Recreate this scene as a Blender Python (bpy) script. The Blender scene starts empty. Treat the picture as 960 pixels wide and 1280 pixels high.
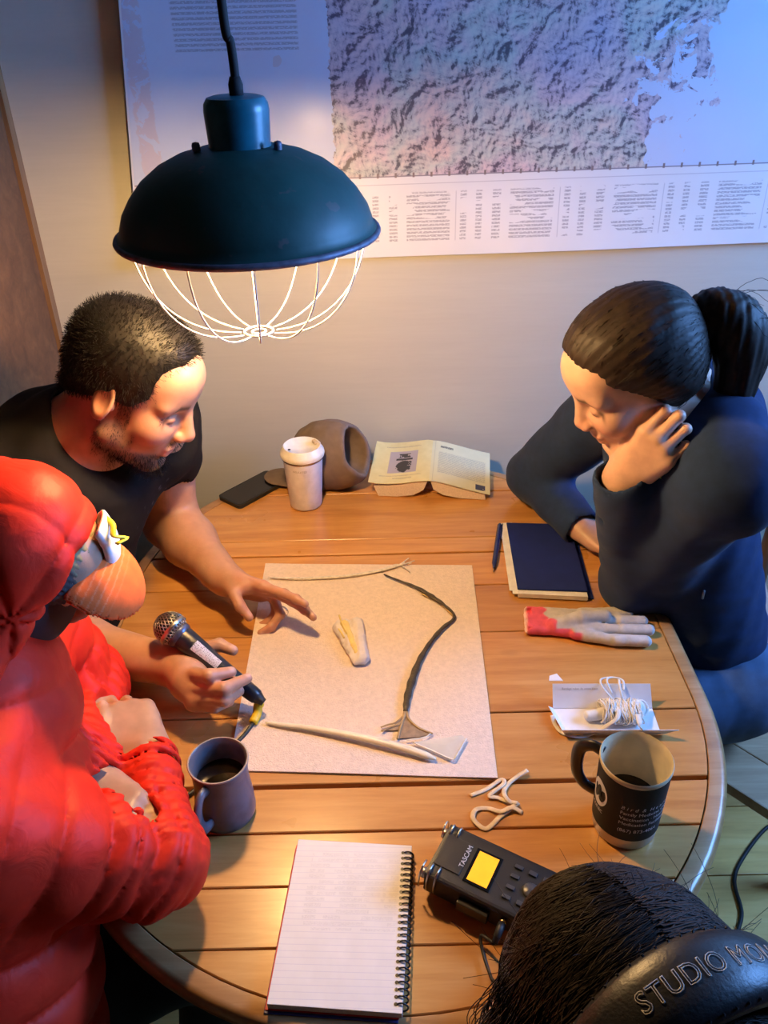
import bpy, bmesh, math, random
import numpy as np
from mathutils import Vector, Matrix
random.seed(7); rng = np.random.default_rng(7)
sc = bpy.context.scene
col = sc.collection

# ------------------------------------------------------------------ camera
FPX, PITCH, ROLL, CAMZ = 1036.0, math.radians(32), math.radians(1.3), 1.70
cam_d = bpy.data.cameras.new('camera'); cam = bpy.data.objects.new('camera', cam_d); col.objects.link(cam)
cam_d.sensor_fit = 'VERTICAL'; cam_d.sensor_height = 36.0; cam_d.lens = 36.0*FPX/1280.0
cam_d.clip_start = 0.02
CAMR = Matrix.Rotation(math.pi/2-PITCH, 3, 'X') @ Matrix.Rotation(-ROLL, 3, 'Z')
cam.matrix_world = Matrix.Translation((0, 0, CAMZ)) @ CAMR.to_4x4()
sc.camera = cam

# ------------------------------------------------------------------ daylight and exposure
DAY, BULB, EXPO = 48.0, 780.0, -0.08
w = bpy.data.worlds.new('World'); sc.world = w; w.use_nodes = True
bgn = w.node_tree.nodes['Background']
bgn.inputs['Color'].default_value = (0.16, 0.40, 1.0, 1); bgn.inputs['Strength'].default_value = DAY
def portal(loc, rot, sx, sy):
    ld = bpy.data.lights.new('window_portal', 'AREA'); ld.shape = 'RECTANGLE'; ld.size = sx; ld.size_y = sy
    ld.cycles.is_portal = True
    lo = bpy.data.objects.new('window_portal', ld); col.objects.link(lo); lo.location = loc; lo.rotation_euler = rot
WALL_Y, RIGHT_X, LEFT_X, REAR_Y, CEIL_Z = 1.785, 2.0, -1.75, -2.2, 2.45
portal((RIGHT_X+0.05, 1.10, 1.90), (0, math.radians(90), 0), 0.9, 1.1)
sc.view_settings.view_transform = 'Standard'; sc.view_settings.look = 'None'
sc.view_settings.gamma = 1.0; sc.view_settings.use_curve_mapping = False; sc.view_settings.exposure = EXPO
sc.cycles.use_denoising = True; sc.cycles.max_bounces = 8; sc.cycles.sample_clamp_indirect = 6.0
try: sc.cycles.denoiser = 'OPENIMAGEDENOISE'
except Exception: pass

# pixel (960 x 1280) -> world point on a plane
CR = np.array(CAMR); CO = np.array([0, 0, CAMZ])
def ray(px, py): return CR @ np.array([(px-480)/FPX, -(py-640)/FPX, -1.0])
def onz(px, py, z): d = ray(px, py); return CO + d*(z-CAMZ)/d[2]
def ony(px, py, y): d = ray(px, py); return CO + d*(y/d[1])
def atd(px, py, dep): return CO + ray(px, py)*dep
# ------------------------------------------------------------------ materials
def nodes_mat(name):
    m = bpy.data.materials.new(name); m.use_nodes = True
    nt = m.node_tree; return m, nt, nt.nodes['Principled BSDF']
def N(nt, t, **kw):
    n = nt.nodes.new(t)
    for k, v in kw.items():
        if k.startswith('i_'): n.inputs[k[2:].replace('_', ' ')].default_value = v
        else: setattr(n, k, v)
    return n
def ramp(nt, fac, stops):
    r = nt.nodes.new('ShaderNodeValToRGB'); e = r.color_ramp.elements
    while len(e) < len(stops): e.new(0.5)
    for i, (p, c) in enumerate(stops):
        e[i].position = p; e[i].color = (*c, 1) if len(c) == 3 else c
    nt.links.new(fac, r.inputs[0]); return r.outputs[0]
def coords(nt, scale=(1, 1, 1), kind='Object', rot=(0, 0, 0)):
    tc = nt.nodes.new('ShaderNodeTexCoord'); mp = nt.nodes.new('ShaderNodeMapping')
    mp.inputs['Scale'].default_value = scale; mp.inputs['Rotation'].default_value = rot
    nt.links.new(tc.outputs[kind], mp.inputs[0]); return mp.outputs[0]
def noise(nt, vec, scale, detail=4, rough=0.55, dist=0.0):
    n = N(nt, 'ShaderNodeTexNoise'); n.inputs['Scale'].default_value = scale; n.inputs['Detail'].default_value = detail
    n.inputs['Roughness'].default_value = rough; n.inputs['Distortion'].default_value = dist
    nt.links.new(vec, n.inputs['Vector']); return n.outputs['Fac']
def bump(nt, fac, b, strength=0.3, dist=0.001):
    n = nt.nodes.new('ShaderNodeBump'); n.inputs['Strength'].default_value = strength; n.inputs['Distance'].default_value = dist
    nt.links.new(fac, n.inputs['Height']); nt.links.new(n.outputs[0], b.inputs['Normal'])
def math_(nt, op, a, b=None, c=None):
    n = nt.nodes.new('ShaderNodeMath'); n.operation = op
    for i, v in enumerate((a, b, c)):
        if v is None: continue
        if isinstance(v, (int, float)): n.inputs[i].default_value = v
        else: nt.links.new(v, n.inputs[i])
    return n.outputs[0]
def mixc(nt, fac, a, b, mode='MIX'):
    n = nt.nodes.new('ShaderNodeMix'); n.data_type = 'RGBA'; n.blend_type = mode
    for s, v in ((n.inputs[0], fac), (n.inputs[6], a), (n.inputs[7], b)):
        if isinstance(v, (int, float)): s.default_value = v
        elif isinstance(v, tuple): s.default_value = (*v, 1)
        else: nt.links.new(v, s)
    return n.outputs[2]
MATS = {}
def mat(name, c, rough=0.5, metal=0.0, var=0.12, nscale=40, bmp=0.0, bscale=200, bdist=0.0006, spec=0.5, sheen=0.0, coat=0.0,
        emit=None, trans=0.0, alpha=1.0):
    if name in MATS: return MATS[name]
    m, nt, b = nodes_mat(name)
    v = coords(nt)
    f = noise(nt, v, nscale)
    c0 = tuple(x*(1-var) for x in c); c1 = tuple(min(1, x*(1+var)) for x in c)
    nt.links.new(ramp(nt, f, [(0.3, c0), (0.7, c1)]), b.inputs['Base Color'])
    b.inputs['Roughness'].default_value = rough; b.inputs['Metallic'].default_value = metal
    b.inputs['Specular IOR Level'].default_value = spec; b.inputs['Sheen Weight'].default_value = sheen
    b.inputs['Coat Weight'].default_value = coat; b.inputs['Transmission Weight'].default_value = trans
    b.inputs['Alpha'].default_value = alpha
    if bmp: bump(nt, noise(nt, v, bscale), b, bmp, bdist)
    if emit:
        b.inputs['Emission Color'].default_value = (*emit[0], 1); b.inputs['Emission Strength'].default_value = emit[1]
    MATS[name] = m; return m
def wood_mat(name, dark, mid, light, axis='X', rough=0.32, coat=0.25, grain=1.0, knots=0.0):
    m, nt, b = nodes_mat(name)
    oi = nt.nodes.new('ShaderNodeObjectInfo')
    tc = nt.nodes.new('ShaderNodeTexCoord')
    add = nt.nodes.new('ShaderNodeVectorMath'); add.operation = 'ADD'
    cmb = nt.nodes.new('ShaderNodeCombineXYZ')
    r5 = math_(nt, 'MULTIPLY', oi.outputs['Random'], 7.3)
    for i in range(3): nt.links.new(r5, cmb.inputs[i])
    nt.links.new(tc.outputs['Object'], add.inputs[0]); nt.links.new(cmb.outputs[0], add.inputs[1])
    mp = nt.nodes.new('ShaderNodeMapping')
    sc_ = {'X': (1.2, 14, 14), 'Y': (14, 1.2, 14), 'Z': (14, 14, 1.2)}[axis]
    mp.inputs['Scale'].default_value = sc_; nt.links.new(add.outputs[0], mp.inputs[0])
    n1 = noise(nt, mp.outputs[0], 2.6*grain, 6, 0.62, 0.6)
    n2 = noise(nt, mp.outputs[0], 12*grain, 4, 0.7)
    fac = math_(nt, 'ADD', math_(nt, 'MULTIPLY', n1, 0.75), math_(nt, 'MULTIPLY', n2, 0.25))
    c = ramp(nt, fac, [(0.32, dark), (0.5, mid), (0.68, light)])
    tint = math_(nt, 'ADD', math_(nt, 'MULTIPLY', oi.outputs['Random'], 0.28), 0.84)
    hsv = nt.nodes.new('ShaderNodeHueSaturation'); nt.links.new(c, hsv.inputs['Color']); nt.links.new(tint, hsv.inputs['Value'])
    cc = hsv.outputs[0]
    if knots:
        vo = N(nt, 'ShaderNodeTexVoronoi'); vo.inputs['Scale'].default_value = 5.0
        mp2 = nt.nodes.new('ShaderNodeMapping'); mp2.inputs['Scale'].default_value = tuple(0.7 if a == axis else 1.3 for a in 'XYZ')
        nt.links.new(add.outputs[0], mp2.inputs[0]); nt.links.new(mp2.outputs[0], vo.inputs['Vector'])
        k = ramp(nt, vo.outputs['Distance'], [(0.03, (1, 1, 1)), (0.10, (0, 0, 0))])
        cc = mixc(nt, math_(nt, 'MULTIPLY', k, knots), cc, tuple(x*0.35 for x in dark))
    nt.links.new(cc, b.inputs['Base Color'])
    b.inputs['Coat Weight'].default_value = coat; b.inputs['Coat Roughness'].default_value = 0.22
    rr = math_(nt, 'ADD', math_(nt, 'MULTIPLY', noise(nt, tc.outputs['Object'], 9, 3), 0.16), rough-0.08)
    nt.links.new(rr, b.inputs['Roughness'])
    bump(nt, fac, b, 0.12, 0.001)
    MATS[name] = m; return m
def vcol_mat(name, rough=0.5, sss=0.0, nscale=60, var=0.1, bmp=0.15, bscale=350, sheen=0.0, spec=0.4, bdist=0.0005):
    m, nt, b = nodes_mat(name)
    a = N(nt, 'ShaderNodeVertexColor'); a.layer_name = 'Col'
    v = coords(nt); f = noise(nt, v, nscale)
    k = ramp(nt, f, [(0.3, (1-var,)*3), (0.7, (1+var,)*3)])
    nt.links.new(mixc(nt, 1.0, a.outputs[0], k, 'MULTIPLY'), b.inputs['Base Color'])
    b.inputs['Roughness'].default_value = rough; b.inputs['Specular IOR Level'].default_value = spec
    b.inputs['Sheen Weight'].default_value = sheen
    if sss:
        b.inputs['Subsurface Weight'].default_value = sss; b.inputs['Subsurface Radius'].default_value = (1.0, 0.35, 0.2)
        b.inputs['Subsurface Scale'].default_value = 0.008
    if bmp: bump(nt, noise(nt, v, bscale, 3), b, bmp, bdist)
    MATS[name] = m; return m

# ------------------------------------------------------------------ objects
def tag(o, label=None, cat=None, group=None, kind=None):
    if label: o['label'] = label
    if cat: o['category'] = cat
    if group: o['group'] = group
    if kind: o['kind'] = kind
    return o
def thing(name, label, cat, loc, group=None):
    o = bpy.data.objects.new(name, None); col.objects.link(o); o.location = tuple(float(x) for x in loc); o.empty_display_size = 0.05
    return tag(o, label, cat, group)
def world_of(o):
    m = o.matrix_basis.copy() if o.parent is None else world_of(o.parent) @ o.matrix_parent_inverse @ o.matrix_basis
    return m
def attach(o, parent):
    if parent is not None:
        o.parent = parent; o.matrix_parent_inverse = world_of(parent).inverted()
    return o
def link(name, me, m, parent=None, smooth=False):
    o = bpy.data.objects.new(name, me); col.objects.link(o)
    if m is not None:
        for mm in (m if isinstance(m, (list, tuple)) else [m]): me.materials.append(mm)
    if smooth: me.polygons.foreach_set('use_smooth', [True]*len(me.polygons))
    return attach(o, parent)
def np_mesh(name, V, Fs):
    me = bpy.data.meshes.new(name); V = np.asarray(V, np.float32)
    Fs = np.asarray(Fs, np.int32); n, k = Fs.shape
    me.vertices.add(len(V)); me.vertices.foreach_set('co', V.ravel())
    me.loops.add(n*k); me.loops.foreach_set('vertex_index', Fs.ravel())
    me.polygons.add(n); me.polygons.foreach_set('loop_start', np.arange(n, dtype=np.int32)*k)
    me.update(calc_edges=True); me.validate(); return me
class MB:
    def __init__(s): s.v = []; s.f = []
    def add(s, vs, fs):
        b = len(s.v); s.v += [tuple(float(c) for c in x) for x in vs]; s.f += [tuple(b+i for i in f) for f in fs]; return s
    def box(s, c, d, R=None, bev=0.0):
        c = np.array(c, float); h = np.array(d, float)/2; R = np.eye(3) if R is None else np.array(R)
        if bev <= 0:
            P = [np.array([x, y, z])*h for z in (-1, 1) for y in (-1, 1) for x in (-1, 1)]
            return s.add([c+R@p for p in P], [(0, 2, 3, 1), (4, 5, 7, 6), (0, 1, 5, 4), (2, 6, 7, 3), (0, 4, 6, 2), (1, 3, 7, 5)])
        bm = bmesh.new(); bmesh.ops.create_cube(bm, size=2.0)
        for v in bm.verts: v.co = Vector(np.array(v.co)*h)
        bmesh.ops.bevel(bm, geom=bm.edges[:], offset=bev, segments=2, profile=0.6, affect='EDGES')
        bm.verts.index_update()
        s.add([c+R@np.array(v.co) for v in bm.verts], [[v.index for v in f.verts] for f in bm.faces]); bm.free(); return s
    def tube(s, pts, r, n=8, caps=True, flat=None, up=(0, 0, 1)):
        P = np.array(pts, float); m = len(P); rr = np.full(m, r, float) if np.isscalar(r) else np.array(r, float)
        T = np.gradient(P, axis=0); T /= np.linalg.norm(T, axis=1)[:, None]+1e-12
        ref = np.array(up, float); vs = []; a = np.linspace(0, 2*np.pi, n, endpoint=False)
        prev = None
        for i in range(m):
            if prev is None:
                u = np.cross(ref, T[i]);
                if np.linalg.norm(u) < 1e-3: u = np.cross((1, 0, 0.1), T[i])
            else: u = prev - T[i]*np.dot(prev, T[i])
            if flat is not None:
                u2 = np.cross(ref, T[i]); u = u2 if np.linalg.norm(u2) > 1e-3 else u
            u /= np.linalg.norm(u)+1e-12; w_ = np.cross(T[i], u); prev = u
            fl = 1.0 if flat is None else flat
            for t in a: vs.append(P[i]+rr[i]*(np.cos(t)*u+np.sin(t)*fl*w_))
        fs = [(i*n+j, i*n+(j+1) % n, (i+1)*n+(j+1) % n, (i+1)*n+j) for i in range(m-1) for j in range(n)]
        if caps: fs += [tuple(range(n-1, -1, -1)), tuple((m-1)*n+j for j in range(n))]
        return s.add(vs, fs)
    def lathe(s, prof, o=(0, 0, 0), n=40, R=None):
        o = np.array(o, float); R = np.eye(3) if R is None else np.array(R)
        vs = []; m = len(prof)
        for (r, z) in prof:
            for j in range(n):
                t = 2*np.pi*j/n; vs.append(o+R@np.array([r*np.cos(t), r*np.sin(t), z]))
        fs = [(i*n+j, i*n+(j+1) % n, (i+1)*n+(j+1) % n, (i+1)*n+j) for i in range(m-1) for j in range(n)]
        return s.add(vs, fs)
    def prism(s, poly, z0, z1):
        n = len(poly); vs = [(x, y, z0) for x, y in poly]+[(x, y, z1) for x, y in poly]
        fs = [tuple(range(n-1, -1, -1)), tuple(range(n, 2*n))]+[(i, (i+1) % n, n+(i+1) % n, n+i) for i in range(n)]
        return s.add(vs, fs)
    def sheet(s, G, th):
        """closed slab from a grid of points G[i][j], thickness th downwards"""
        G = np.array(G, float); a, b, _ = G.shape; D = G.copy(); D[..., 2] -= th
        vs = list(G.reshape(-1, 3))+list(D.reshape(-1, 3)); k = a*b; fs = []
        for i in range(a-1):
            for j in range(b-1):
                q = (i*b+j, (i+1)*b+j, (i+1)*b+j+1, i*b+j+1); fs.append(q); fs.append(tuple(k+x for x in reversed(q)))
        e = [(i*b, (i+1)*b) for i in range(a-1)]+[((a-1)*b+j, (a-1)*b+j+1) for j in range(b-1)] + \
            [((i+1)*b+b-1, i*b+b-1) for i in range(a-1)]+[(j+1, j) for j in range(b-1)]
        fs += [(p, p+k, q+k, q) for p, q in e]
        return s.add(vs, fs)
    def build(s, name, m, parent=None, smooth=False, fix=True):
        me = bpy.data.meshes.new(name); me.from_pydata(s.v, [], s.f)
        if fix:
            bm = bmesh.new(); bm.from_mesh(me); bmesh.ops.recalc_face_normals(bm, faces=bm.faces[:]); bm.to_mesh(me); bm.free()
        me.update(); return link(name, me, m, parent, smooth)
def smooth_angle(o, deg=35):
    me = o.data; me.polygons.foreach_set('use_smooth', [True]*len(me.polygons))
    bm = bmesh.new(); bm.from_mesh(me); lim = math.radians(deg)
    for e in bm.edges:
        if len(e.link_faces) == 2 and e.calc_face_angle(0) > lim: e.smooth = False
    bm.to_mesh(me); bm.free(); return o
def spline(pts, n=10):
    P = np.array(pts, float); P = np.vstack([2*P[0]-P[1], P, 2*P[-1]-P[-2]]); out = []
    for i in range(1, len(P)-2):
        for t in np.linspace(0, 1, n, endpoint=False):
            a, b, c, d = P[i-1:i+3]
            out.append(0.5*((2*b)+(c-a)*t+(2*a-5*b+4*c-d)*t*t+(3*b-a-3*c+d)*t**3))
    out.append(P[-2]); return np.array(out)
def frame(x, zref=(0, 0, 1)):
    """3x3 with columns x (given), y, z close to zref"""
    x = np.array(x, float); x /= np.linalg.norm(x); y = np.cross(zref, x); y /= np.linalg.norm(y); z = np.cross(x, y)
    return np.stack([x, y, z], 1)
def text_mesh(txt, size, depth=0.0, align='CENTER', shear=0.0):
    cu = bpy.data.curves.new('lettering', 'FONT'); cu.body = txt; cu.size = size; cu.align_x = align; cu.align_y = 'CENTER'
    cu.extrude = depth; cu.shear = shear; cu.resolution_u = 3
    o = bpy.data.objects.new('lettering', cu); col.objects.link(o)
    bpy.context.view_layer.update()
    me = bpy.data.meshes.new_from_object(o.evaluated_get(bpy.context.evaluated_depsgraph_get()))
    bpy.data.objects.remove(o); bpy.data.curves.remove(cu); return me
def strands(paths, r0, r1=None, n=3):
    """many thin tapered hairs as one mesh; paths (k, m, 3)"""
    P = np.asarray(paths, np.float32); k, m, _ = P.shape; r1 = r0*0.3 if r1 is None else r1
    T = np.gradient(P, axis=1); T /= np.linalg.norm(T, axis=2, keepdims=True)+1e-9
    ref = np.array([0.31, 0.52, 0.79], np.float32)
    U = np.cross(T, ref); U /= np.linalg.norm(U, axis=2, keepdims=True)+1e-9; W = np.cross(T, U)
    rad = np.linspace(r0, r1, m, dtype=np.float32)[None, :, None]
    ring = [P+rad*(math.cos(2*math.pi*j/n)*U+math.sin(2*math.pi*j/n)*W) for j in range(n)]
    V = np.stack(ring, 2).reshape(-1, 3)
    base = (np.arange(k)*m*n)[:, None, None]+(np.arange(m-1)*n)[None, :, None]
    j = np.arange(n)[None, None, :]; j2 = (j+1) % n
    Fq = np.stack([base+j, base+j2, base+n+j2, base+n+j], -1).reshape(-1, 4)
    return V, Fq

# ------------------------------------------------------------------ implicit surfaces (for bodies, cloth, gloves)
def _n(v): return np.sqrt((v*v).sum(-1))
def cap(a, b, ra, rb=None, flat=None, puff=None):
    a = np.array(a, np.float32); b = np.array(b, np.float32); rb = ra if rb is None else rb
    ab = b-a; L2 = float(ab@ab)+1e-12; L = math.sqrt(L2)
    fl = None if flat is None else (np.array(flat[0], np.float32)/np.linalg.norm(flat[0]), flat[1])
    def f(p):
        q = p-a
        if fl is not None:
            e = (q@fl[0])[..., None]; q = q+e*fl[0]*(1/fl[1]-1)
        s = (q@ab)/L2; t = np.clip(s, 0, 1)
        r = ra+(rb-ra)*t
        if puff is not None: r = r+puff[1]*(np.sqrt(np.abs(np.sin(np.pi*(s*L/puff[0]+puff[2]))+1e-6))-0.6)
        d = _n(q-t[..., None]*ab)-r
        return d if fl is None else d*max(fl[1], 0.55)
    return f
def ell(c, r, R=None):
    c = np.array(c, np.float32); r = np.array(r, np.float32); R = None if R is None else np.array(R, np.float32)
    def f(p):
        q = p-c
        if R is not None: q = q@R
        k0 = _n(q/r); k1 = _n(q/(r*r))+1e-9
        return k0*(k0-1)/k1
    return f
def rbox(c, h, rad, R=None):
    c = np.array(c, np.float32); h = np.array(h, np.float32)-rad; R = None if R is None else np.array(R, np.float32)
    def f(p):
        q = p-c
        if R is not None: q = q@R
        q = np.abs(q)-h
        return _n(np.maximum(q, 0))+np.minimum(q.max(-1), 0)-rad
    return f
def local(fn, o, R, s=1.0):
    o = np.array(o, np.float32); R = np.array(R, np.float32)
    return lambda p: s*fn(((p-o)@R)/s)
def smin(a, b, k):
    h = np.maximum(k-np.abs(a-b), 0)/k; return np.minimum(a, b)-h*h*k*0.25
def sdf_eval(ops, pts):
    d = np.full(pts.shape[:-1], 9.0, np.float32)
    for mode, fn, k in ops:
        if mode == 'd': d = d+fn(pts)
        else:
            e = fn(pts)
            if mode == 'u': d = smin(d, e, k)
            elif mode == 's': d = -smin(-d, e, k)
            elif mode == 'i': d = -smin(-d, -e, k)
    return d
def sdf_mesh(ops, lo, hi, h, slack=0.0):
    lo = np.array(lo, np.float32); hi = np.array(hi, np.float32); B = 8
    nb = np.maximum(1, np.ceil((hi-lo)/(h*B)).astype(int))
    gi = np.stack(np.meshgrid(*[np.arange(x) for x in nb], indexing='ij'), -1).reshape(-1, 3)
    cen = (lo+(gi*B+B/2-0.5)*h).astype(np.float32); Rb = B*h*0.87
    per = []; d = np.full(len(cen), 9.0, np.float32); du = d.copy()
    for mode, fn, k in ops:
        if mode == 'd': per.append(None); d = d+fn(cen); continue
        e = fn(cen); per.append(e)
        if mode == 'u': d = smin(d, e, k); du = smin(du, e, k)
        elif mode == 's': d = -smin(-d, e, k)
        else: d = -smin(-d, -e, k)
    act = np.abs(d) < Rb+3*h+slack
    gi = gi[act]; du = du[act]
    off = np.stack(np.meshgrid(*[np.arange(B)]*3, indexing='ij'), -1).reshape(-1, 3)
    idx = (gi[:, None, :]*B+off[None]); P = (lo+idx*h).astype(np.float32)
    D = np.full(P.shape[:2], 9.0, np.float32)
    for (mode, fn, k), e in zip(ops, per):
        if mode == 'd': D = D+fn(P); continue
        e = e[act]
        if mode == 'u': m = e-2*Rb-k-slack < du
        elif mode == 's': m = e < 2*Rb+k+slack
        else: m = np.ones(len(e), bool)
        if not m.any(): continue
        E_ = fn(P[m])
        if mode == 'u': D[m] = smin(D[m], E_, k)
        elif mode == 's': D[m] = -smin(-D[m], E_, k)
        else: D[m] = -smin(-D[m], -E_, k)
    dims = nb*B+2
    idx = idx.reshape(-1, 3).astype(np.int64); v = D.reshape(-1)
    key = (idx[:, 0]*dims[1]+idx[:, 1])*dims[2]+idx[:, 2]
    o = np.argsort(key); key = key[o]; v = v[o]; idx = idx[o]
    sx, sy, sz = int(dims[1]*dims[2]), int(dims[2]), 1
    def look(kk):
        j = np.searchsorted(key, kk); j = np.minimum(j, len(key)-1); return j, key[j] == kk
    crn = [(a, b, c) for a in (0, 1) for b in (0, 1) for c in (0, 1)]
    ci = []; ok = np.ones(len(key), bool)
    for a, b, c in crn:
        j, g = look(key+a*sx+b*sy+c*sz); ci.append(j); ok &= g
    ci = np.stack(ci, 1); ins = v < 0
    cs = ins[ci]; mixed = ok & cs.any(1) & ~cs.all(1)
    cells = np.nonzero(mixed)[0]; cv = v[ci[cells]]; cn = np.array(crn, np.float32)
    acc = np.zeros((len(cells), 3), np.float32); cnt = np.zeros(len(cells), np.float32)
    for a in range(8):
        for b in range(a+1, 8):
            if np.abs(cn[a]-cn[b]).sum() != 1: continue
            va, vb = cv[:, a], cv[:, b]; x = (va < 0) != (vb < 0)
            t = np.where(x, va/(va-vb+1e-12), 0)
            acc += np.where(x[:, None], cn[a]+t[:, None]*(cn[b]-cn[a]), 0); cnt += x
    V = lo+(idx[cells]+acc/np.maximum(cnt, 1)[:, None])*h
    vid = np.full(len(key), -1, np.int64); vid[cells] = np.arange(len(cells))
    faces = []
    for st, s1, s2 in ((sx, sy, sz), (sy, sz, sx), (sz, sx, sy)):
        j, g = look(key+st); e = np.nonzero(g & (ins != ins[j]))[0]
        q = []; good = np.ones(len(e), bool)
        for o_ in (0, s1, s1+s2, s2):
            jj, gg = look(key[e]-o_); q.append(vid[jj]); good &= gg & (vid[jj] >= 0)
        q = np.stack(q, 1)[good]; fl = ins[e][good]
        q[~fl] = q[~fl][:, ::-1]; faces.append(q)
    return V.astype(np.float32), np.concatenate(faces)
def sdf_obj(name, ops, lo, hi, h, m, parent=None, colfn=None, slack=0.0, keep=False):
    V, Fq = sdf_mesh(ops, lo, hi, h, slack)
    me = np_mesh(name, V, Fq)
    if colfn is not None:
        c = np.ones((len(me.vertices), 4), np.float32)
        vv = np.empty(len(me.vertices)*3, np.float32); me.vertices.foreach_get('co', vv)
        c[:, :3] = colfn(vv.reshape(-1, 3))
        at = me.color_attributes.new('Col', 'FLOAT_COLOR', 'POINT'); at.data.foreach_set('color', c.ravel())
    o = link(name, me, m, parent, True)
    return o
def mesh_points(o):
    me = o.data; n = len(me.vertices); a = np.empty(n*3, np.float32); b = np.empty(n*3, np.float32)
    me.vertices.foreach_get('co', a); me.vertices.foreach_get('normal', b); return a.reshape(-1, 3), b.reshape(-1, 3)
_PH = np.random.default_rng(3).normal(size=(24, 3)).astype(np.float32); _PO = np.random.default_rng(4).uniform(0, 6.28, 24).astype(np.float32)
def wob(p, freq, n=6, seed=0):
    """cheap smooth noise from a few sines, about -1..1"""
    s = 0
    for i in range(n):
        j = (i+seed*5) % 24; s = s+np.sin(p@(_PH[j]*freq)+_PO[j])
    return s/n
def push_out(ops, P, lift, it=4):
    """move points that lie inside the surface (or nearer than lift) outwards"""
    P = np.asarray(P, np.float32); e = 5e-4; lift = np.asarray(lift, np.float32)
    for _ in range(it):
        d = sdf_eval(ops, P); g = np.stack([sdf_eval(ops, P+np.eye(3, dtype=np.float32)[k]*e)-d for k in range(3)], -1)/e
        g /= _n(g)[..., None]+1e-6; P = P+g*np.maximum(0, lift-d)[..., None]
    return P
def sstep(a, b, x): t = np.clip((x-a)/(b-a), 0, 1); return t*t*(3-2*t)
def blend(c, m, col_): return c*(1-m[:, None])+np.array(col_, np.float32)*m[:, None]
# ------------------------------------------------------------------ the room
def plaster(name, c, grain=0.0):
    m, nt, b = nodes_mat(name)
    v = coords(nt, (1.0, 1.0, 9.0)); n1 = noise(nt, v, 2.2, 6, 0.6, 0.8); n2 = noise(nt, coords(nt, (3, 3, 60)), 3.0, 5, 0.65)
    f = math_(nt, 'ADD', math_(nt, 'MULTIPLY', n1, 0.6), math_(nt, 'MULTIPLY', n2, 0.4))
    nt.links.new(ramp(nt, f, [(0.3, tuple(x*0.90 for x in c)), (0.7, c)]), b.inputs['Base Color'])
    b.inputs['Roughness'].default_value = 0.55
    bump(nt, f, b, 0.25*grain+0.02, 0.002); return m
M_WALL = plaster('painted_plywood', (0.57, 0.55, 0.46), 1.0)
M_CEIL = plaster('ceiling_paint', (0.78, 0.77, 0.75), 0.3)
M_PANEL = wood_mat('panel_wood', (0.085, 0.034, 0.009), (0.13, 0.054, 0.015), (0.18, 0.080, 0.024), 'X', 0.75, 0.0, 0.6)
M_TRIM = wood_mat('trim_wood', (0.14, 0.065, 0.022), (0.19, 0.095, 0.036), (0.24, 0.125, 0.052), 'Z', 0.6, 0.0, 0.8)
M_FLOOR = wood_mat('pine_floor', (0.66, 0.36, 0.09), (0.82, 0.50, 0.14), (0.90, 0.60, 0.20), 'X', 0.42, 0.1, 0.8, knots=0.8)
M_GAP = mat('dark_gap', (0.02, 0.012, 0.006), 0.9)
def struct(o): o['kind'] = 'structure'; return o
mb = MB().box((0.12, WALL_Y+0.05, CEIL_Z/2-0.06), (RIGHT_X-LEFT_X+0.2, 0.10, CEIL_Z+0.12)); struct(mb.build('wall_back', M_WALL))
mb = MB().box((LEFT_X-0.05, (WALL_Y+REAR_Y)/2, CEIL_Z/2), (0.10, WALL_Y-REAR_Y, CEIL_Z)); struct(mb.build('wall_left', M_PANEL))
# wall on the right with a window opening (y -0.6..1.1, z 1.05..2.05), wall behind the camera with another
def holed(name, fixed, axis, a0, a1, h0, h1, z0, z1, t):
    mb = MB()
    def bx(u0, u1, v0, v1):
        c = [(u0+u1)/2, 0, (v0+v1)/2]; d = [u1-u0, t, v1-v0]
        if axis == 'x': mb.box((fixed, c[0], c[2]), (t, d[0], d[2]))
        else: mb.box((c[0], fixed, c[2]), (d[0], t, d[2]))
    bx(a0, h0, 0, CEIL_Z); bx(h1, a1, 0, CEIL_Z); bx(h0, h1, 0, z0); bx(h0, h1, z1, CEIL_Z)
    return struct(mb.build(name, M_PANEL))
holed('wall_right', RIGHT_X+0.05, 'x', REAR_Y, WALL_Y, 0.55, 1.65, 1.45, 2.35, 0.10)
struct(MB().box((0.12, REAR_Y-0.05, CEIL_Z/2), (RIGHT_X-LEFT_X+0.2, 0.10, CEIL_Z)).build('wall_rear', M_PANEL))
M_FRAME = mat('window_paint', (0.75, 0.74, 0.70), 0.4)
def window(name, fixed, axis, h0, h1, z0, z1):
    root = bpy.data.objects.new(name, None); col.objects.link(root); root['kind'] = 'structure'
    root.location = (fixed, (h0+h1)/2, z0) if axis == 'x' else ((h0+h1)/2, fixed, z0)
    mb = MB()
    def bar(u0, u1, v0, v1):
        if axis == 'x': mb.box((fixed, (u0+u1)/2, (v0+v1)/2), (0.06, u1-u0, v1-v0))
        else: mb.box(((u0+u1)/2, fixed, (v0+v1)/2), (u1-u0, 0.06, v1-v0))
    bar(h0, h1, z0, z0+0.05); bar(h0, h1, z1-0.05, z1); bar(h0, h0+0.05, z0, z1); bar(h1-0.05, h1, z0, z1); bar((h0+h1)/2-0.02, (h0+h1)/2+0.02, z0, z1)
    mb.build('window_frame', M_FRAME, root)
window('window_1', RIGHT_X+0.05, 'x', 0.55, 1.65, 1.45, 2.35)
mb = MB().box((0.12, (WALL_Y+REAR_Y)/2, CEIL_Z+0.05), (RIGHT_X-LEFT_X+0.2, WALL_Y-REAR_Y+0.2, 0.10)); struct(mb.build('ceiling', M_PANEL))
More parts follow.
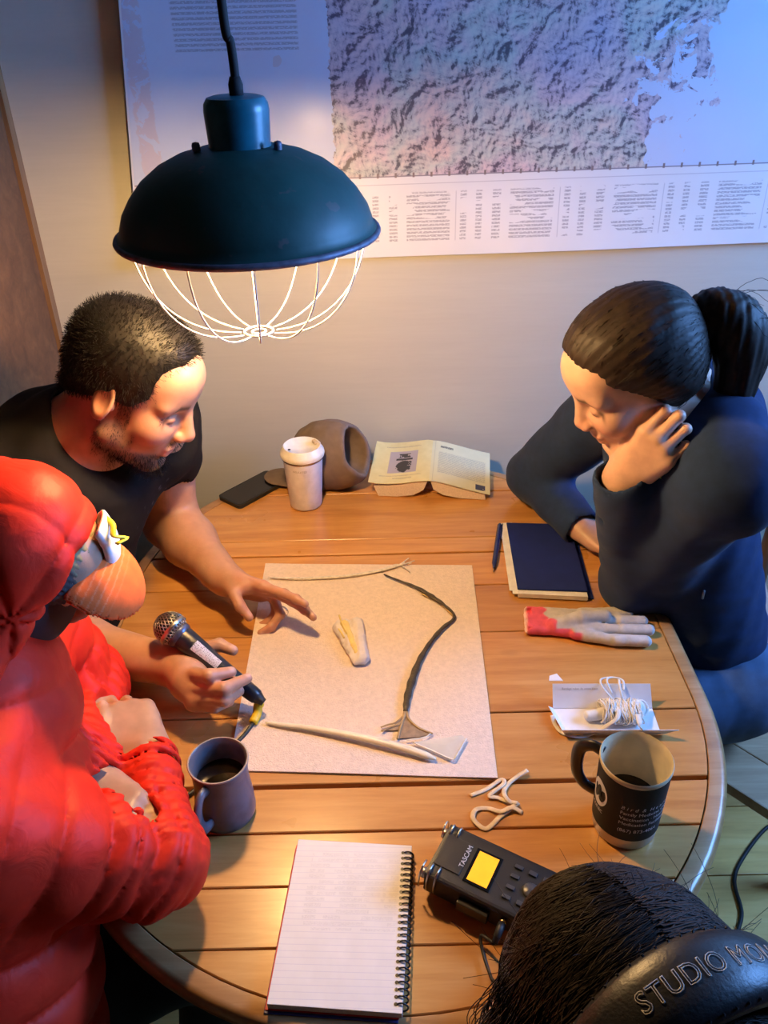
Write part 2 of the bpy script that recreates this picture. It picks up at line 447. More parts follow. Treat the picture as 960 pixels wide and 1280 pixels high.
# wooden return at the left end of the white wall
PX = -0.706
fl = struct(MB().box((-1.23, 1.60, CEIL_Z/2), (1.03, 0.369, CEIL_Z)).build('wall_wood_return', M_PANEL))
struct(MB().box((PX-0.006, WALL_Y-0.013, CEIL_Z/2), (0.012, 0.026, CEIL_Z-0.002)).build('trim_1', M_TRIM))
# floor boards, each its own piece
fl = struct(MB().box((0.12, (WALL_Y+REAR_Y)/2, -0.06), (RIGHT_X-LEFT_X, WALL_Y-REAR_Y, 0.06)).build('floor', M_GAP))
seams = [onz(950, q, 0)[1] for q in (905, 948, 1007, 1093)]
seams = [WALL_Y, seams[0], seams[1], seams[2], seams[3]]
while seams[-1] > REAR_Y: seams.append(seams[-1]-0.165)
for i in range(len(seams)-1):
    y1, y0 = seams[i]-0.0015, seams[i+1]+0.0015
    br = (-0.6+0.9*((i*37) % 10)/10.0)
    for (a, b) in ((LEFT_X, br-0.001), (br+0.001, RIGHT_X)):
        MB().box(((a+b)/2, (y0+y1)/2, -0.0125), (b-a, y1-y0, 0.025), bev=0.0015).build('floor_board', M_FLOOR, fl)

# ------------------------------------------------------------------ the wall map
MY = WALL_Y-0.006
def map_mat():
    m, nt, b = nodes_mat('printed_map')
    tc = nt.nodes.new('ShaderNodeTexCoord'); sp = nt.nodes.new('ShaderNodeSeparateXYZ'); nt.links.new(tc.outputs['Object'], sp.inputs[0])
    X, Z = sp.outputs[0], sp.outputs[2]; O = tc.outputs['Object']
    def px(x, y): q = ony(x, y, MY); return q[0], q[2]
    def band(v, a, b_, soft=0.002):
        u = nt.nodes.new('ShaderNodeMapRange'); u.interpolation_type = 'SMOOTHSTEP'
        for k, val in ((1, a-soft), (2, a+soft)): u.inputs[k].default_value = val
        nt.links.new(v, u.inputs[0]); d = nt.nodes.new('ShaderNodeMapRange'); d.interpolation_type = 'SMOOTHSTEP'
        for k, val in ((1, b_-soft), (2, b_+soft), (3, 1.0), (4, 0.0)): d.inputs[k].default_value = val
        nt.links.new(v, d.inputs[0]); return math_(nt, 'MULTIPLY', u.outputs[0], d.outputs[0])
    big = noise(nt, O, 9, 4, 0.6); med = noise(nt, O, 26, 6, 0.65, 1.0)
    Xw = math_(nt, 'ADD', X, math_(nt, 'MULTIPLY', math_(nt, 'SUBTRACT', big, 0.5), 0.20))
    Xs = math_(nt, 'ADD', X, math_(nt, 'MULTIPLY', math_(nt, 'SUBTRACT', med, 0.5), 0.03))
    zb = px(620, 217)[1]
    land = math_(nt, 'MULTIPLY', math_(nt, 'GREATER_THAN', Xs, px(414, 120)[0]), math_(nt, 'LESS_THAN', Xw, px(805, 120)[0]))
    isl = math_(nt, 'MULTIPLY', band(Xw, px(790, 40)[0], px(900, 40)[0]), math_(nt, 'GREATER_THAN', math_(nt, 'ADD', med, math_(nt, 'MULTIPLY', Z, 1.2)), 0.45+1.2*px(800, 62)[1]))
    land = math_(nt, 'MAXIMUM', land, isl)
    coast = math_(nt, 'MULTIPLY', band(Xs, px(160, 80)[0], px(186, 80)[0]), math_(nt, 'GREATER_THAN', med, 0.46))
    spots = math_(nt, 'MULTIPLY', math_(nt, 'GREATER_THAN', noise(nt, O, 13, 3), 0.70), band(Z, 1.45, 2.2))
    pale = math_(nt, 'MAXIMUM', coast, spots)
    # relief of the mountains: ridged noise
    rd = N(nt, 'ShaderNodeTexNoise'); rd.inputs['Scale'].default_value = 20; rd.inputs['Detail'].default_value = 10; rd.inputs['Roughness'].default_value = 0.66; rd.inputs['Distortion'].default_value = 0.25
    nt.links.new(O, rd.inputs['Vector'])
    mp = nt.nodes.new('ShaderNodeMapping'); mp.inputs['Location'].default_value = (0.0045, 0, -0.0045); nt.links.new(O, mp.inputs[0])
    rd2 = N(nt, 'ShaderNodeTexNoise'); rd2.inputs['Scale'].default_value = 20; rd2.inputs['Detail'].default_value = 10; rd2.inputs['Roughness'].default_value = 0.66; rd2.inputs['Distortion'].default_value = 0.25
    nt.links.new(mp.outputs[0], rd2.inputs['Vector'])
    slope = math_(nt, 'ADD', math_(nt, 'MULTIPLY', math_(nt, 'SUBTRACT', rd.outputs['Fac'], rd2.outputs['Fac']), 4.5), 0.5)
    hue = noise(nt, O, 5.5, 4)
    tc_ = ramp(nt, hue, [(0.35, (0.46, 0.42, 0.50)), (0.5, (0.56, 0.46, 0.47)), (0.58, (0.47, 0.50, 0.46)), (0.68, (0.62, 0.48, 0.42))])
    relief = mixc(nt, 1.0, tc_, ramp(nt, slope, [(0.18, (0.22, 0.20, 0.26)), (0.45, (0.95, 0.92, 0.95)), (0.8, (1.25, 1.2, 1.15))]), 'MULTIPLY')
    sea = ramp(nt, noise(nt, O, 3, 3), [(0.35, (0.50, 0.58, 0.74)), (0.65, (0.58, 0.65, 0.78))])
    c = mixc(nt, math_(nt, 'MULTIPLY', pale, 0.5), sea, (0.60, 0.45, 0.45))
    c = mixc(nt, land, c, relief)
    # text block top left and legend columns below: rows of print
    def rows(period, duty, zz=Z):
        fr = math_(nt, 'FRACT', math_(nt, 'DIVIDE', zz, period)); return math_(nt, 'LESS_THAN', fr, duty)
    words = math_(nt, 'GREATER_THAN', noise(nt, coords(nt, (60, 1, 150)), 4.0, 2), 0.43)
    a, b2 = px(216, 30), px(374, 62)
    blk = math_(nt, 'MULTIPLY', math_(nt, 'MULTIPLY', band(X, a[0], b2[0]), band(Z, b2[1], 2.0)), math_(nt, 'MULTIPLY', rows(0.0085, 0.55), words))
    c = mixc(nt, math_(nt, 'MULTIPLY', blk, 0.55), c, (0.20, 0.21, 0.26))
    # the legend slopes a little upwards to the right
    Zl = math_(nt, 'SUBTRACT', Z, math_(nt, 'MULTIPLY', X, 0.012))
    leg = math_(nt, 'LESS_THAN', Zl, zb)
    white = ramp(nt, noise(nt, O, 4, 3), [(0.3, (0.70, 0.70, 0.70)), (0.7, (0.78, 0.78, 0.78))])
    c = mixc(nt, leg, c, white)
    u = math_(nt, 'FRACT', math_(nt, 'DIVIDE', math_(nt, 'ADD', X, 3.02), 0.212))
    cols = None
    for p, q in ((0.05, 0.11), (0.20, 0.26), (0.36, 0.44), (0.53, 0.95)):
        k = band(u, p, q, 0.004); cols = k if cols is None else math_(nt, 'MAXIMUM', cols, k)
    zt, zl = px(700, 236)[1], px(700, 297)[1]
    txt = math_(nt, 'MULTIPLY', math_(nt, 'MULTIPLY', cols, band(Zl, zl, zt)), math_(nt, 'MULTIPLY', rows(0.0072, 0.6, Zl), words))
    txt = math_(nt, 'MULTIPLY', txt, math_(nt, 'GREATER_THAN', noise(nt, coords(nt, (9, 1, 28)), 2.0, 1), 0.42))
    c = mixc(nt, math_(nt, 'MULTIPLY', txt, 0.6), c, (0.20, 0.20, 0.24))
    vl = band(u, 0.003, 0.012, 0.002); c = mixc(nt, math_(nt, 'MULTIPLY', math_(nt, 'MULTIPLY', vl, band(Zl, zl, zt)), 0.4), c, (0.3, 0.3, 0.35))
    hl = band(Zl, zb-0.0016, zb+0.0006, 0.0006); c = mixc(nt, hl, c, (0.25, 0.22, 0.25))
    tick = math_(nt, 'MULTIPLY', band(Zl, zb-0.003, zb+0.006, 0.001), band(math_(nt, 'FRACT', math_(nt, 'DIVIDE', X, 0.036)), 0.02, 0.14, 0.02))
    c = mixc(nt, tick, c, (0.22, 0.17, 0.16))
    hl2 = band(Zl, zb-0.0165, zb-0.0150, 0.0005); c = mixc(nt, math_(nt, 'MULTIPLY', hl2, 0.5), c, (0.35, 0.33, 0.38))
    # white margin down the left side
    lm = math_(nt, 'LESS_THAN', math_(nt, 'ADD', X, math_(nt, 'MULTIPLY', math_(nt, 'SUBTRACT', Z, 1.37), -0.10)), px(167, 230)[0]+0.003)
    c = mixc(nt, lm, c, (0.68, 0.69, 0.72))
    nt.links.new(c, b.inputs['Base Color']); b.inputs['Roughness'].default_value = 0.42
    b.inputs['Coat Weight'].default_value = 0.15; b.inputs['Coat Roughness'].default_value = 0.2
    bump(nt, noise(nt, O, 7, 3), b, 0.25, 0.01); return m
G = []
for i in range(25):
    v = i/24.0; row = []
    for j in range(41):
        u = j/40.0
        zb_ = -0.0 + 1.222+0.022*u; z = zb_+(2.02-zb_)*v
        xl = -0.492+0.10*(z-1.37); x = xl+(1.12-xl)*u
        y = MY-0.004-0.003*math.sin(5*u+2*v)-0.006*max(0, 0.15-v)/0.15*(1+0.5*math.sin(14*u))-0.006*max(0, 0.08-u)/0.08
        row.append((x, y, z))
    G.append(row)
mo = MB(); Ga = np.array(G)
vs = list(Ga.reshape(-1, 3))+[p+np.array([0, 0.0006, 0]) for p in Ga.reshape(-1, 3)]
fs = []
for i in range(24):
    for j in range(40):
        q = (i*41+j, i*41+j+1, (i+1)*41+j+1, (i+1)*41+j); fs += [q, tuple(1025+t for t in reversed(q))]
mo.add(vs, fs)
tag(mo.build('wall_map', map_mat(), smooth=True, fix=False), 'large printed relief map with a white legend strip taped to the wall', 'map')
# ------------------------------------------------------------------ the table: planks in an edge band, on a pedestal
TZ = 0.75; TR = 0.505; TY0, TY1 = 0.955, 1.262; TXc = 0.002
M_TABLE = wood_mat('honey_pine', (0.46, 0.185, 0.042), (0.58, 0.265, 0.066), (0.68, 0.35, 0.105), 'X', 0.30, 0.35, 1.0, knots=0.45)
M_EDGE = wood_mat('edge_oak', (0.34, 0.16, 0.055), (0.44, 0.23, 0.085), (0.52, 0.30, 0.13), 'X', 0.32, 0.35, 1.2)
table = thing('oval_table', 'oval honey coloured plank table with a rounded edge band, between the seated people', 'table', (TXc, (TY0+TY1)/2, 0))
RI = TR-0.028
def halfw(y, r):
    d = TY0-y if y < TY0 else (y-TY1 if y > TY1 else 0.0)
    return math.sqrt(max(0, r*r-d*d))
cuts = [(616, .0012), (673, .0009), (692, .0022), (733, .0009), (792, .0006), (893, .0011), (980, .0030), (1038, .0012), (1105, .0008), (1182, .0007)]
ys = [(onz(500, p, TZ)[1], g) for p, g in cuts]
ys = [(TY1+RI, 0)]+ys+[(TY0-RI, 0)]
for i in range(len(ys)-1):
    ya, yb = ys[i][0]-ys[i][1]*1.3, ys[i+1][0]+ys[i+1][1]*1.3
    n = 14; tt = np.linspace(yb, ya, n)
    # end planks are bounded by the curve itself
    if i == len(ys)-2: tt = TY0-RI*np.cos(np.linspace(0, np.arccos(np.clip((TY0-ya)/RI, -1, 1)), n))
    if i == 0: tt = TY1+RI*np.cos(np.linspace(np.arccos(np.clip((yb-TY1)/RI, -1, 1)), 0, n))
    poly = [(TXc+halfw(y, RI)-0.0006, y) for y in tt]+[(TXc-halfw(y, RI)+0.0006, y) for y in tt[::-1]]
    poly = [p for k, p in enumerate(poly) if math.dist(p, poly[k-1]) > 1e-4]
    bm = bmesh.new(); vv = [bm.verts.new((x, y, TZ-0.026)) for x, y in poly]; f = bm.faces.new(vv)
    r = bmesh.ops.extrude_face_region(bm, geom=[f]); top = [e for e in r['geom'] if isinstance(e, bmesh.types.BMVert)]
    for v in top: v.co.z = TZ
    te = [e for e in bm.edges if e.verts[0].co.z > TZ-0.001 and e.verts[1].co.z > TZ-0.001]
    bmesh.ops.bevel(bm, geom=te, offset=0.0012, segments=1, affect='EDGES')
    bmesh.ops.recalc_face_normals(bm, faces=bm.faces[:])
    me = bpy.data.meshes.new('plank'); bm.to_mesh(me); bm.free(); link('plank', me, M_TABLE, table)
def ring_path(r, n=48):
    P = [(TXc+r*math.cos(a), TY1+r*math.sin(a)) for a in np.linspace(0, math.pi, n)]
    P += [(TXc+r*math.cos(a), TY0+r*math.sin(a)) for a in np.linspace(math.pi, 2*math.pi, n)]
    return P
# edge band: bullnose profile swept round the oval
prof = [(-0.0265, -0.030), (-0.0265, -0.0010), (-0.0255, 0.0), (-0.010, 0.0), (-0.004, -0.0022), (-0.0005, -0.008), (0.0, -0.016), (-0.001, -0.026), (-0.006, -0.034), (-0.014, -0.036)]
mb = MB(); R0 = ring_path(1.0); nP = len(R0); vs = []
for (dx, dz) in prof:
    for (x, y) in ring_path(TR+dx): vs.append((x, y, TZ+dz))
fs = [(i*nP+j, i*nP+(j+1) % nP, ((i+1) % len(prof))*nP+(j+1) % nP, ((i+1) % len(prof))*nP+j) for i in range(len(prof)) for j in range(nP)]
smooth_angle(mb.add(vs, fs).build('edge_band', M_EDGE, table), 40)
poly = ring_path(TR-0.02); MB().prism(poly, TZ-0.040, TZ-0.027).build('underside_panel', M_GAP, table)
mb = MB()
po, pi_ = ring_path(TR-0.07), ring_path(TR-0.09)
vs = [(x, y, TZ-0.040) for x, y in po]+[(x, y, TZ-0.11) for x, y in po]+[(x, y, TZ-0.11) for x, y in pi_]+[(x, y, TZ-0.040) for x, y in pi_]
fs = [(k*nP+j, k*nP+(j+1) % nP, ((k+1) % 4)*nP+(j+1) % nP, ((k+1) % 4)*nP+j) for k in range(4) for j in range(nP)]
mb.add(vs, fs).build('apron', M_EDGE, table)
tc = np.array([TXc, (TY0+TY1)/2, 0])
MB().lathe([(0.0, 0.08), (0.075, 0.08), (0.085, 0.12), (0.05, 0.17), (0.045, 0.22), (0.07, 0.34), (0.075, 0.42), (0.05, 0.55), (0.06, 0.64), (0.11, 0.70), (0.11, 0.71), (0, 0.71)], tc, 28).build('pedestal', M_EDGE, table, True)
for k in range(4):
    a = math.pi/4+k*math.pi/2; d = np.array([math.cos(a), math.sin(a), 0])
    P = spline([tc+d*0.05+[0, 0, 0.14], tc+d*0.14+[0, 0, 0.10], tc+d*0.26+[0, 0, 0.035], tc+d*0.32+[0, 0, 0.022]], 6)
    MB().tube(P, np.linspace(0.035, 0.022, len(P)), 8).build('foot', M_EDGE, table, True)

# ------------------------------------------------------------------ the pendant lamp
M_ENAMEL = None
def enamel():
    m, nt, b = nodes_mat('green_enamel'); v = coords(nt)
    c = ramp(nt, noise(nt, v, 14, 5), [(0.3, (0.008, 0.055, 0.050)), (0.7, (0.014, 0.090, 0.078))])
    dust = ramp(nt, noise(nt, v, 7, 6, 0.7), [(0.5, (0, 0, 0)), (0.72, (1, 1, 1))])
    c = mixc(nt, math_(nt, 'MULTIPLY', dust, 0.6), c, (0.045, 0.04, 0.05))
    chips = ramp(nt, noise(nt, v, 30, 3), [(0.66, (0, 0, 0)), (0.69, (1, 1, 1))])
    c = mixc(nt, math_(nt, 'MULTIPLY', chips, 0.6), c, (0.11, 0.085, 0.085))
    nt.links.new(c, b.inputs['Base Color']); b.inputs['Roughness'].default_value = 0.5
    bump(nt, noise(nt, v, 30, 5), b, 0.4, 0.002); return m
M_ENAMEL = enamel()
M_TEAL = mat('teal_paint', (0.010, 0.13, 0.18), 0.30, var=0.25, nscale=30)
M_INNER = mat('white_enamel', (0.80, 0.78, 0.72), 0.35)
M_WIRE = mat('cage_wire', (0.72, 0.70, 0.64), 0.45, 0.0)
M_WIRED = mat('rim_metal', (0.16, 0.15, 0.20), 0.55, 0.3, var=.4, nscale=60)
M_CORD = mat('black_cloth_cord', (0.015, 0.012, 0.014), 0.8, bmp=0.5, bscale=600)
LX, LY = -0.160, 1.06; LZ = 1.455; LR = 0.157
lamp = thing('pendant_lamp', 'dark green enamel pendant lamp with a wire cage, hanging over the table', 'lamp', (LX, LY, LZ))
dome = [(LR+0.0035, -0.006), (LR+0.004, 0.000), (LR-0.002, 0.004), (LR-0.003, 0.012), (0.149, 0.026), (0.138, 0.043), (0.122, 0.061), (0.100, 0.077), (0.076, 0.088), (0.050, 0.095), (0.030, 0.097)]
smooth_angle(MB().lathe(dome+[(r-0.003, z-0.003) for r, z in dome[::-1]][:-1], (LX, LY, LZ), 72).build('shade', M_ENAMEL, lamp), 50)
inn = [(LR-0.001, -0.006)]+[(r-0.0038, z-0.0042) for r, z in dome[2:]]
MB().lathe(inn, (LX, LY, LZ), 64).build('shade_lining', M_INNER, lamp, True)
th = np.linspace(0, 2*np.pi, 97)
MB().tube([(LX+(LR+0.003)*math.cos(t), LY+(LR+0.003)*math.sin(t), LZ-0.003) for t in th], 0.0042, 8, caps=False).build('rim_roll', M_WIRED, lamp, True)
smooth_angle(MB().lathe([(0.0, 0.150), (0.026, 0.150), (0.033, 0.148), (0.037, 0.142), (0.038, 0.134), (0.0365, 0.100), (0.0375, 0.094), (0.044, 0.0935), (0.044, 0.0905)], (LX, LY, LZ), 40).build('cap', M_TEAL, lamp), 40)
for a in (-2.75, -0.45, 1.2):
    MB().lathe([(0.0, 0.006), (0.004, 0.005), (0.005, 0.002), (0.005, -0.004)], (LX+0.052*math.cos(a), LY+0.052*math.sin(a), LZ+0.0985), 10).build('screw', M_WIRED, lamp, True)
P = spline([(LX+0.003, LY, LZ+0.148), (LX+0.001, LY+0.002, LZ+0.20), (LX-0.004, LY, LZ+0.24), (LX-0.003, LY, LZ+0.5), (LX, LY, CEIL_Z-0.002)], 10)
MB().tube(P, 0.0052, 8).build('cord', M_CORD, lamp, True)
MB().lathe([(0.0, 0.0), (0.008, 0.0), (0.0085, 0.012), (0.006, 0.02), (0.0, 0.02)], (LX+0.002, LY, LZ+0.149), 12).build('cord_grip', M_CORD, lamp, True)
MB().lathe([(0, 0), (0.05, 0), (0.045, -0.02), (0.0, -0.025)], (LX, LY, CEIL_Z), 24).build('ceiling_rose', M_CORD, lamp, True)
# cage: meridian wires meeting in a small ring at the bottom
for k in range(12):
    a = 2*math.pi*(k+0.30)/12; P = []
    for u in np.linspace(0, 1, 15):
        ang = u*1.50; r = 0.009+(0.146-0.009)*math.cos(ang)**0.85; z = -0.004-0.127*math.sin(ang)
        P.append((LX+r*math.cos(a), LY+r*math.sin(a), LZ+z))
    MB().tube(P, 0.0011, 6).build('cage_wire', M_WIRE, lamp, True)
for r, z in ((0.019, -0.1305), (0.009, -0.131)):
    MB().tube([(LX+r*math.cos(t), LY+r*math.sin(t), LZ+z) for t in np.linspace(0, 2*np.pi, 33)], 0.0016, 6, caps=False).build('cage_ring', M_WIRE, lamp, True)
M_BULB, _nt, _b = nodes_mat('lit_bulb')
_b.inputs['Base Color'].default_value = (1, 0.9, 0.75, 1); _b.inputs['Emission Color'].default_value = (1.0, 0.60, 0.24, 1); _b.inputs['Emission Strength'].default_value = BULB
MB().lathe([(0.0, -0.033), (0.012, -0.030), (0.022, -0.022), (0.028, -0.010), (0.029, 0.002), (0.025, 0.018), (0.017, 0.034), (0.013, 0.046)], (LX, LY, LZ-0.012), 24).build('bulb', M_BULB, lamp, True)
MB().lathe([(0.0135, 0.0), (0.0155, 0.004), (0.019, 0.006), (0.019, 0.06), (0.0, 0.06)], (LX, LY, LZ+0.032), 20).build('socket', M_WIRED, lamp, True)
# ------------------------------------------------------------------ things on the table
ZT = TZ+0.0003
def bbox_(*p): P = np.array(p); return P.min(0)-.05, P.max(0)+.05
def quadgrid(c4, n, m, zf=None):
    """c4 = TL, TR, BR, BL points; grid n x m"""
    TL, TR_, BR, BL = [np.array(p, float) for p in c4]; G = []
    for i in range(n):
        v = i/(n-1); G.append([(TL*(1-u)+TR_*u)*(1-v)+(BL*(1-u)+BR*u)*v+np.array([0, 0, 0 if zf is None else zf(u, v)]) for u in np.linspace(0, 1, m)])
    return np.array(G)[:, ::-1]
# foam sheet
M_FOAM = mat('packing_foam', (0.80, 0.66, 0.55), 0.75, var=0.08, nscale=160, bmp=0.8, bscale=420, bdist=0.002)
c4 = [onz(332, 706, ZT), onz(590, 708, ZT), onz(622, 974, ZT), onz(286, 964, ZT)]
G = quadgrid(c4, 30, 24, lambda u, v: 0.003+0.0006*math.sin(9*u+4*v)*math.sin(7*v)+0.004*max(0, 0.12-u)/0.12*max(0, 0.2-v))
tag(smooth_angle(MB().sheet(G, 0.0022).build('foam_sheet', M_FOAM), 40), 'pale thin packing foam sheet lying flat in the middle of the table', 'foam sheet')
ZM = ZT+0.0042
# spiral notebook
M_PAPER, nt, b = nodes_mat('ruled_paper')
NBc = [onz(371, 1050, ZT+.014), onz(513, 1058, ZT+.014), onz(505, 1264, ZT+.014), onz(341, 1257, ZT+.014)]
nb_up = NBc[0]-NBc[3]; nb_l = np.linalg.norm(nb_up); nb_up /= nb_l; nb_rt = NBc[1]-NBc[0]; nb_w = np.linalg.norm(nb_rt); nb_rt /= nb_w
tcn = nt.nodes.new('ShaderNodeUVMap'); tcn.uv_map = 'UVMap'; sp = nt.nodes.new('ShaderNodeSeparateXYZ'); nt.links.new(tcn.outputs[0], sp.inputs[0])
U, Vv = sp.outputs[0], sp.outputs[1]
base = ramp(nt, noise(nt, tcn.outputs[0], 5, 3), [(0.3, (0.82, 0.76, 0.66)), (0.7, (0.88, 0.82, 0.72))])
ln = math_(nt, 'LESS_THAN', math_(nt, 'FRACT', math_(nt, 'MULTIPLY', Vv, 27)), 0.10)
c = mixc(nt, math_(nt, 'MULTIPLY', ln, 0.35), base, (0.55, 0.50, 0.55))
rowid = math_(nt, 'FLOOR', math_(nt, 'MULTIPLY', Vv, 27))
mpn = nt.nodes.new('ShaderNodeCombineXYZ'); nt.links.new(math_(nt, 'MULTIPLY', U, 34), mpn.inputs[0]); nt.links.new(math_(nt, 'MULTIPLY', Vv, 100), mpn.inputs[1])
scr = math_(nt, 'LESS_THAN', math_(nt, 'ABSOLUTE', math_(nt, 'SUBTRACT', noise(nt, mpn.outputs[0], 1.4, 4, 0.7), 0.5)), 0.035)
mp2 = nt.nodes.new('ShaderNodeCombineXYZ'); nt.links.new(math_(nt, 'MULTIPLY', U, 5), mp2.inputs[0]); nt.links.new(rowid, mp2.inputs[1])
wr = math_(nt, 'GREATER_THAN', noise(nt, mp2.outputs[0], 1.0, 2), 0.47)
fr = math_(nt, 'FRACT', math_(nt, 'MULTIPLY', Vv, 27))
inrow = math_(nt, 'MULTIPLY', math_(nt, 'GREATER_THAN', fr, 0.15), math_(nt, 'LESS_THAN', fr, 0.75))
reg = math_(nt, 'MULTIPLY', math_(nt, 'MULTIPLY', math_(nt, 'GREATER_THAN', Vv, 0.42), math_(nt, 'LESS_THAN', Vv, 0.93)), math_(nt, 'MULTIPLY', math_(nt, 'GREATER_THAN', U, 0.1), math_(nt, 'LESS_THAN', U, 0.86)))
ink = math_(nt, 'MULTIPLY', math_(nt, 'MULTIPLY', scr, wr), math_(nt, 'MULTIPLY', inrow, reg))
c = mixc(nt, math_(nt, 'MULTIPLY', ink, 0.22), c, (0.30, 0.26, 0.26)); nt.links.new(c, b.inputs['Base Color']); b.inputs['Roughness'].default_value = 0.6
def uv_from(o, org, eu, ev):
    me = o.data; uv = me.uv_layers.new(name='UVMap')
    for l in me.loops:
        p = np.array(me.vertices[l.vertex_index].co)-org; uv.data[l.index].uv = (float(p@eu), float(p@ev))
nb = thing('spiral_notebook', 'spiral notebook open at a ruled page with faint handwriting, beside the recorder', 'notebook', NBc[3]*[1, 1, 0]+[0, 0, TZ])
Rn = np.stack([nb_rt, np.cross([0, 0, 1], nb_rt), [0, 0, 1]], 1); nbc = (NBc[0]+NBc[2])/2
def slab(z0, z1, dx=0.0, dy=0.0, sx=1.0, bev=0.0006):
    return MB().box((nbc[0]+dx, nbc[1]+dy, (z0+z1)/2), (nb_w*sx, nb_l, z1-z0), Rn, bev)
slab(ZT, ZT+0.0014, -0.0045, -0.004).build('back_cover', mat('navy_card', (0.03, 0.035, 0.16), 0.5), nb)
slab(ZT+0.0016, ZT+0.0028, -0.0035, -0.001).build('red_cover', mat('red_card', (0.55, 0.03, 0.03), 0.45), nb)
slab(ZT+0.003, ZT+0.012).build('pages', mat('page_edges', (0.72, 0.69, 0.66), 0.7, nscale=300), nb)
pg = slab(ZT+0.0122, ZT+0.0128).build('top_page', M_PAPER, nb); uv_from(pg, NBc[3], nb_rt/nb_w, nb_up/nb_l)
M_COIL = mat('black_coil', (0.012, 0.012, 0.012), 0.3)
for k in range(25):
    t = 0.045+0.92*k/24; c0 = NBc[1]+(NBc[2]-NBc[1])*t-nb_rt*0.0035; c0[2] = ZT+0.0075
    P = [c0+nb_rt*(0.0068*math.cos(a)+0.001)+np.array([0, 0, 0.0078*math.sin(a)])+nb_up*0.001*a/6.28 for a in np.linspace(-2.4, 3.6, 15)]
    MB().tube(P, 0.0011, 6).build('coil', M_COIL, nb, True)
    MB().lathe([(0, 0.0), (0.0022, 0.0), (0.0022, 0.0003), (0, 0.0003)], c0-nb_rt*0.0058+np.array([0, 0, 0.0054]), 8).build('punch_hole', M_COIL, nb)
# navy hardback notebook with loose papers, and a pen
bl = thing('hardback_notebook', 'navy blue hardback notebook with white papers sticking out, beside the blue pen', 'notebook', onz(690, 700, TZ))
def qslab(px4, z0, z1, name, m, parent, bev=0.0):
    P = [onz(x, y, z1) for x, y in px4]; mb = MB(); a = [p*[1, 1, 0]+[0, 0, z0] for p in P]
    mb.add(a+P, [(3, 2, 1, 0), (4, 5, 6, 7), (0, 1, 5, 4), (1, 2, 6, 5), (2, 3, 7, 6), (3, 0, 4, 7)])
    o = mb.build(name, m, parent)
    if bev:
        bm = bmesh.new(); bm.from_mesh(o.data); bmesh.ops.bevel(bm, geom=bm.edges[:], offset=bev, segments=2, affect='EDGES'); bm.to_mesh(o.data); bm.free()
    return o
M_NAVY = mat('navy_cloth', (0.006, 0.014, 0.105), 0.75, spec=0.2, bmp=0.3, bscale=900)
M_PG = mat('white_pages', (0.76, 0.74, 0.70), 0.7)
qslab([(633, 655), (717, 657), (742, 748), (647, 744)], ZT, ZT+0.003, 'back_board', M_NAVY, bl)
qslab([(634, 654), (711, 657), (735, 746), (648, 742)], ZT+0.0032, ZT+0.012, 'pages', M_PG, bl)
qslab([(625, 654), (640, 653), (655, 738), (637, 738)], ZT+0.006, ZT+0.0072, 'loose_sheet', M_PG, bl)
qslab([(628, 656), (643, 655), (657, 742), (641, 742)], ZT+0.0075, ZT+0.0085, 'loose_sheet', M_PG, bl)
qslab([(633, 653), (712, 655), (735, 739), (647, 736)], ZT+0.0122, ZT+0.0150, 'front_board', M_NAVY, bl, 0.0008)
pen = thing('ballpoint_pen', 'dark blue pen lying beside the navy hardback notebook', 'pen', onz(620, 690, TZ))
M_PEN = mat('blue_plastic', (0.015, 0.025, 0.13), 0.25); a, b_ = onz(625, 655, ZT+.0055), onz(617, 711, ZT+.0055); d = b_-a
MB().tube([a, a+d*.04, a+d*.5, a+d*.88, a+d], [0.003, 0.0052, 0.0054, 0.005, 0.0016], 12).build('barrel', M_PEN, pen, True)
MB().tube([a+d*.02+[0.0058, 0, 0.002], a+d*.36+[0.0066, 0, 0.002]], 0.0013, 6).build('clip', M_PEN, pen, True)
MB().tube([b_-d*.0, b_+d*.06], [0.0012, 0.0006], 8).build('tip', mat('steel', (0.5, 0.5, 0.52), 0.3, 1.0), pen, True)
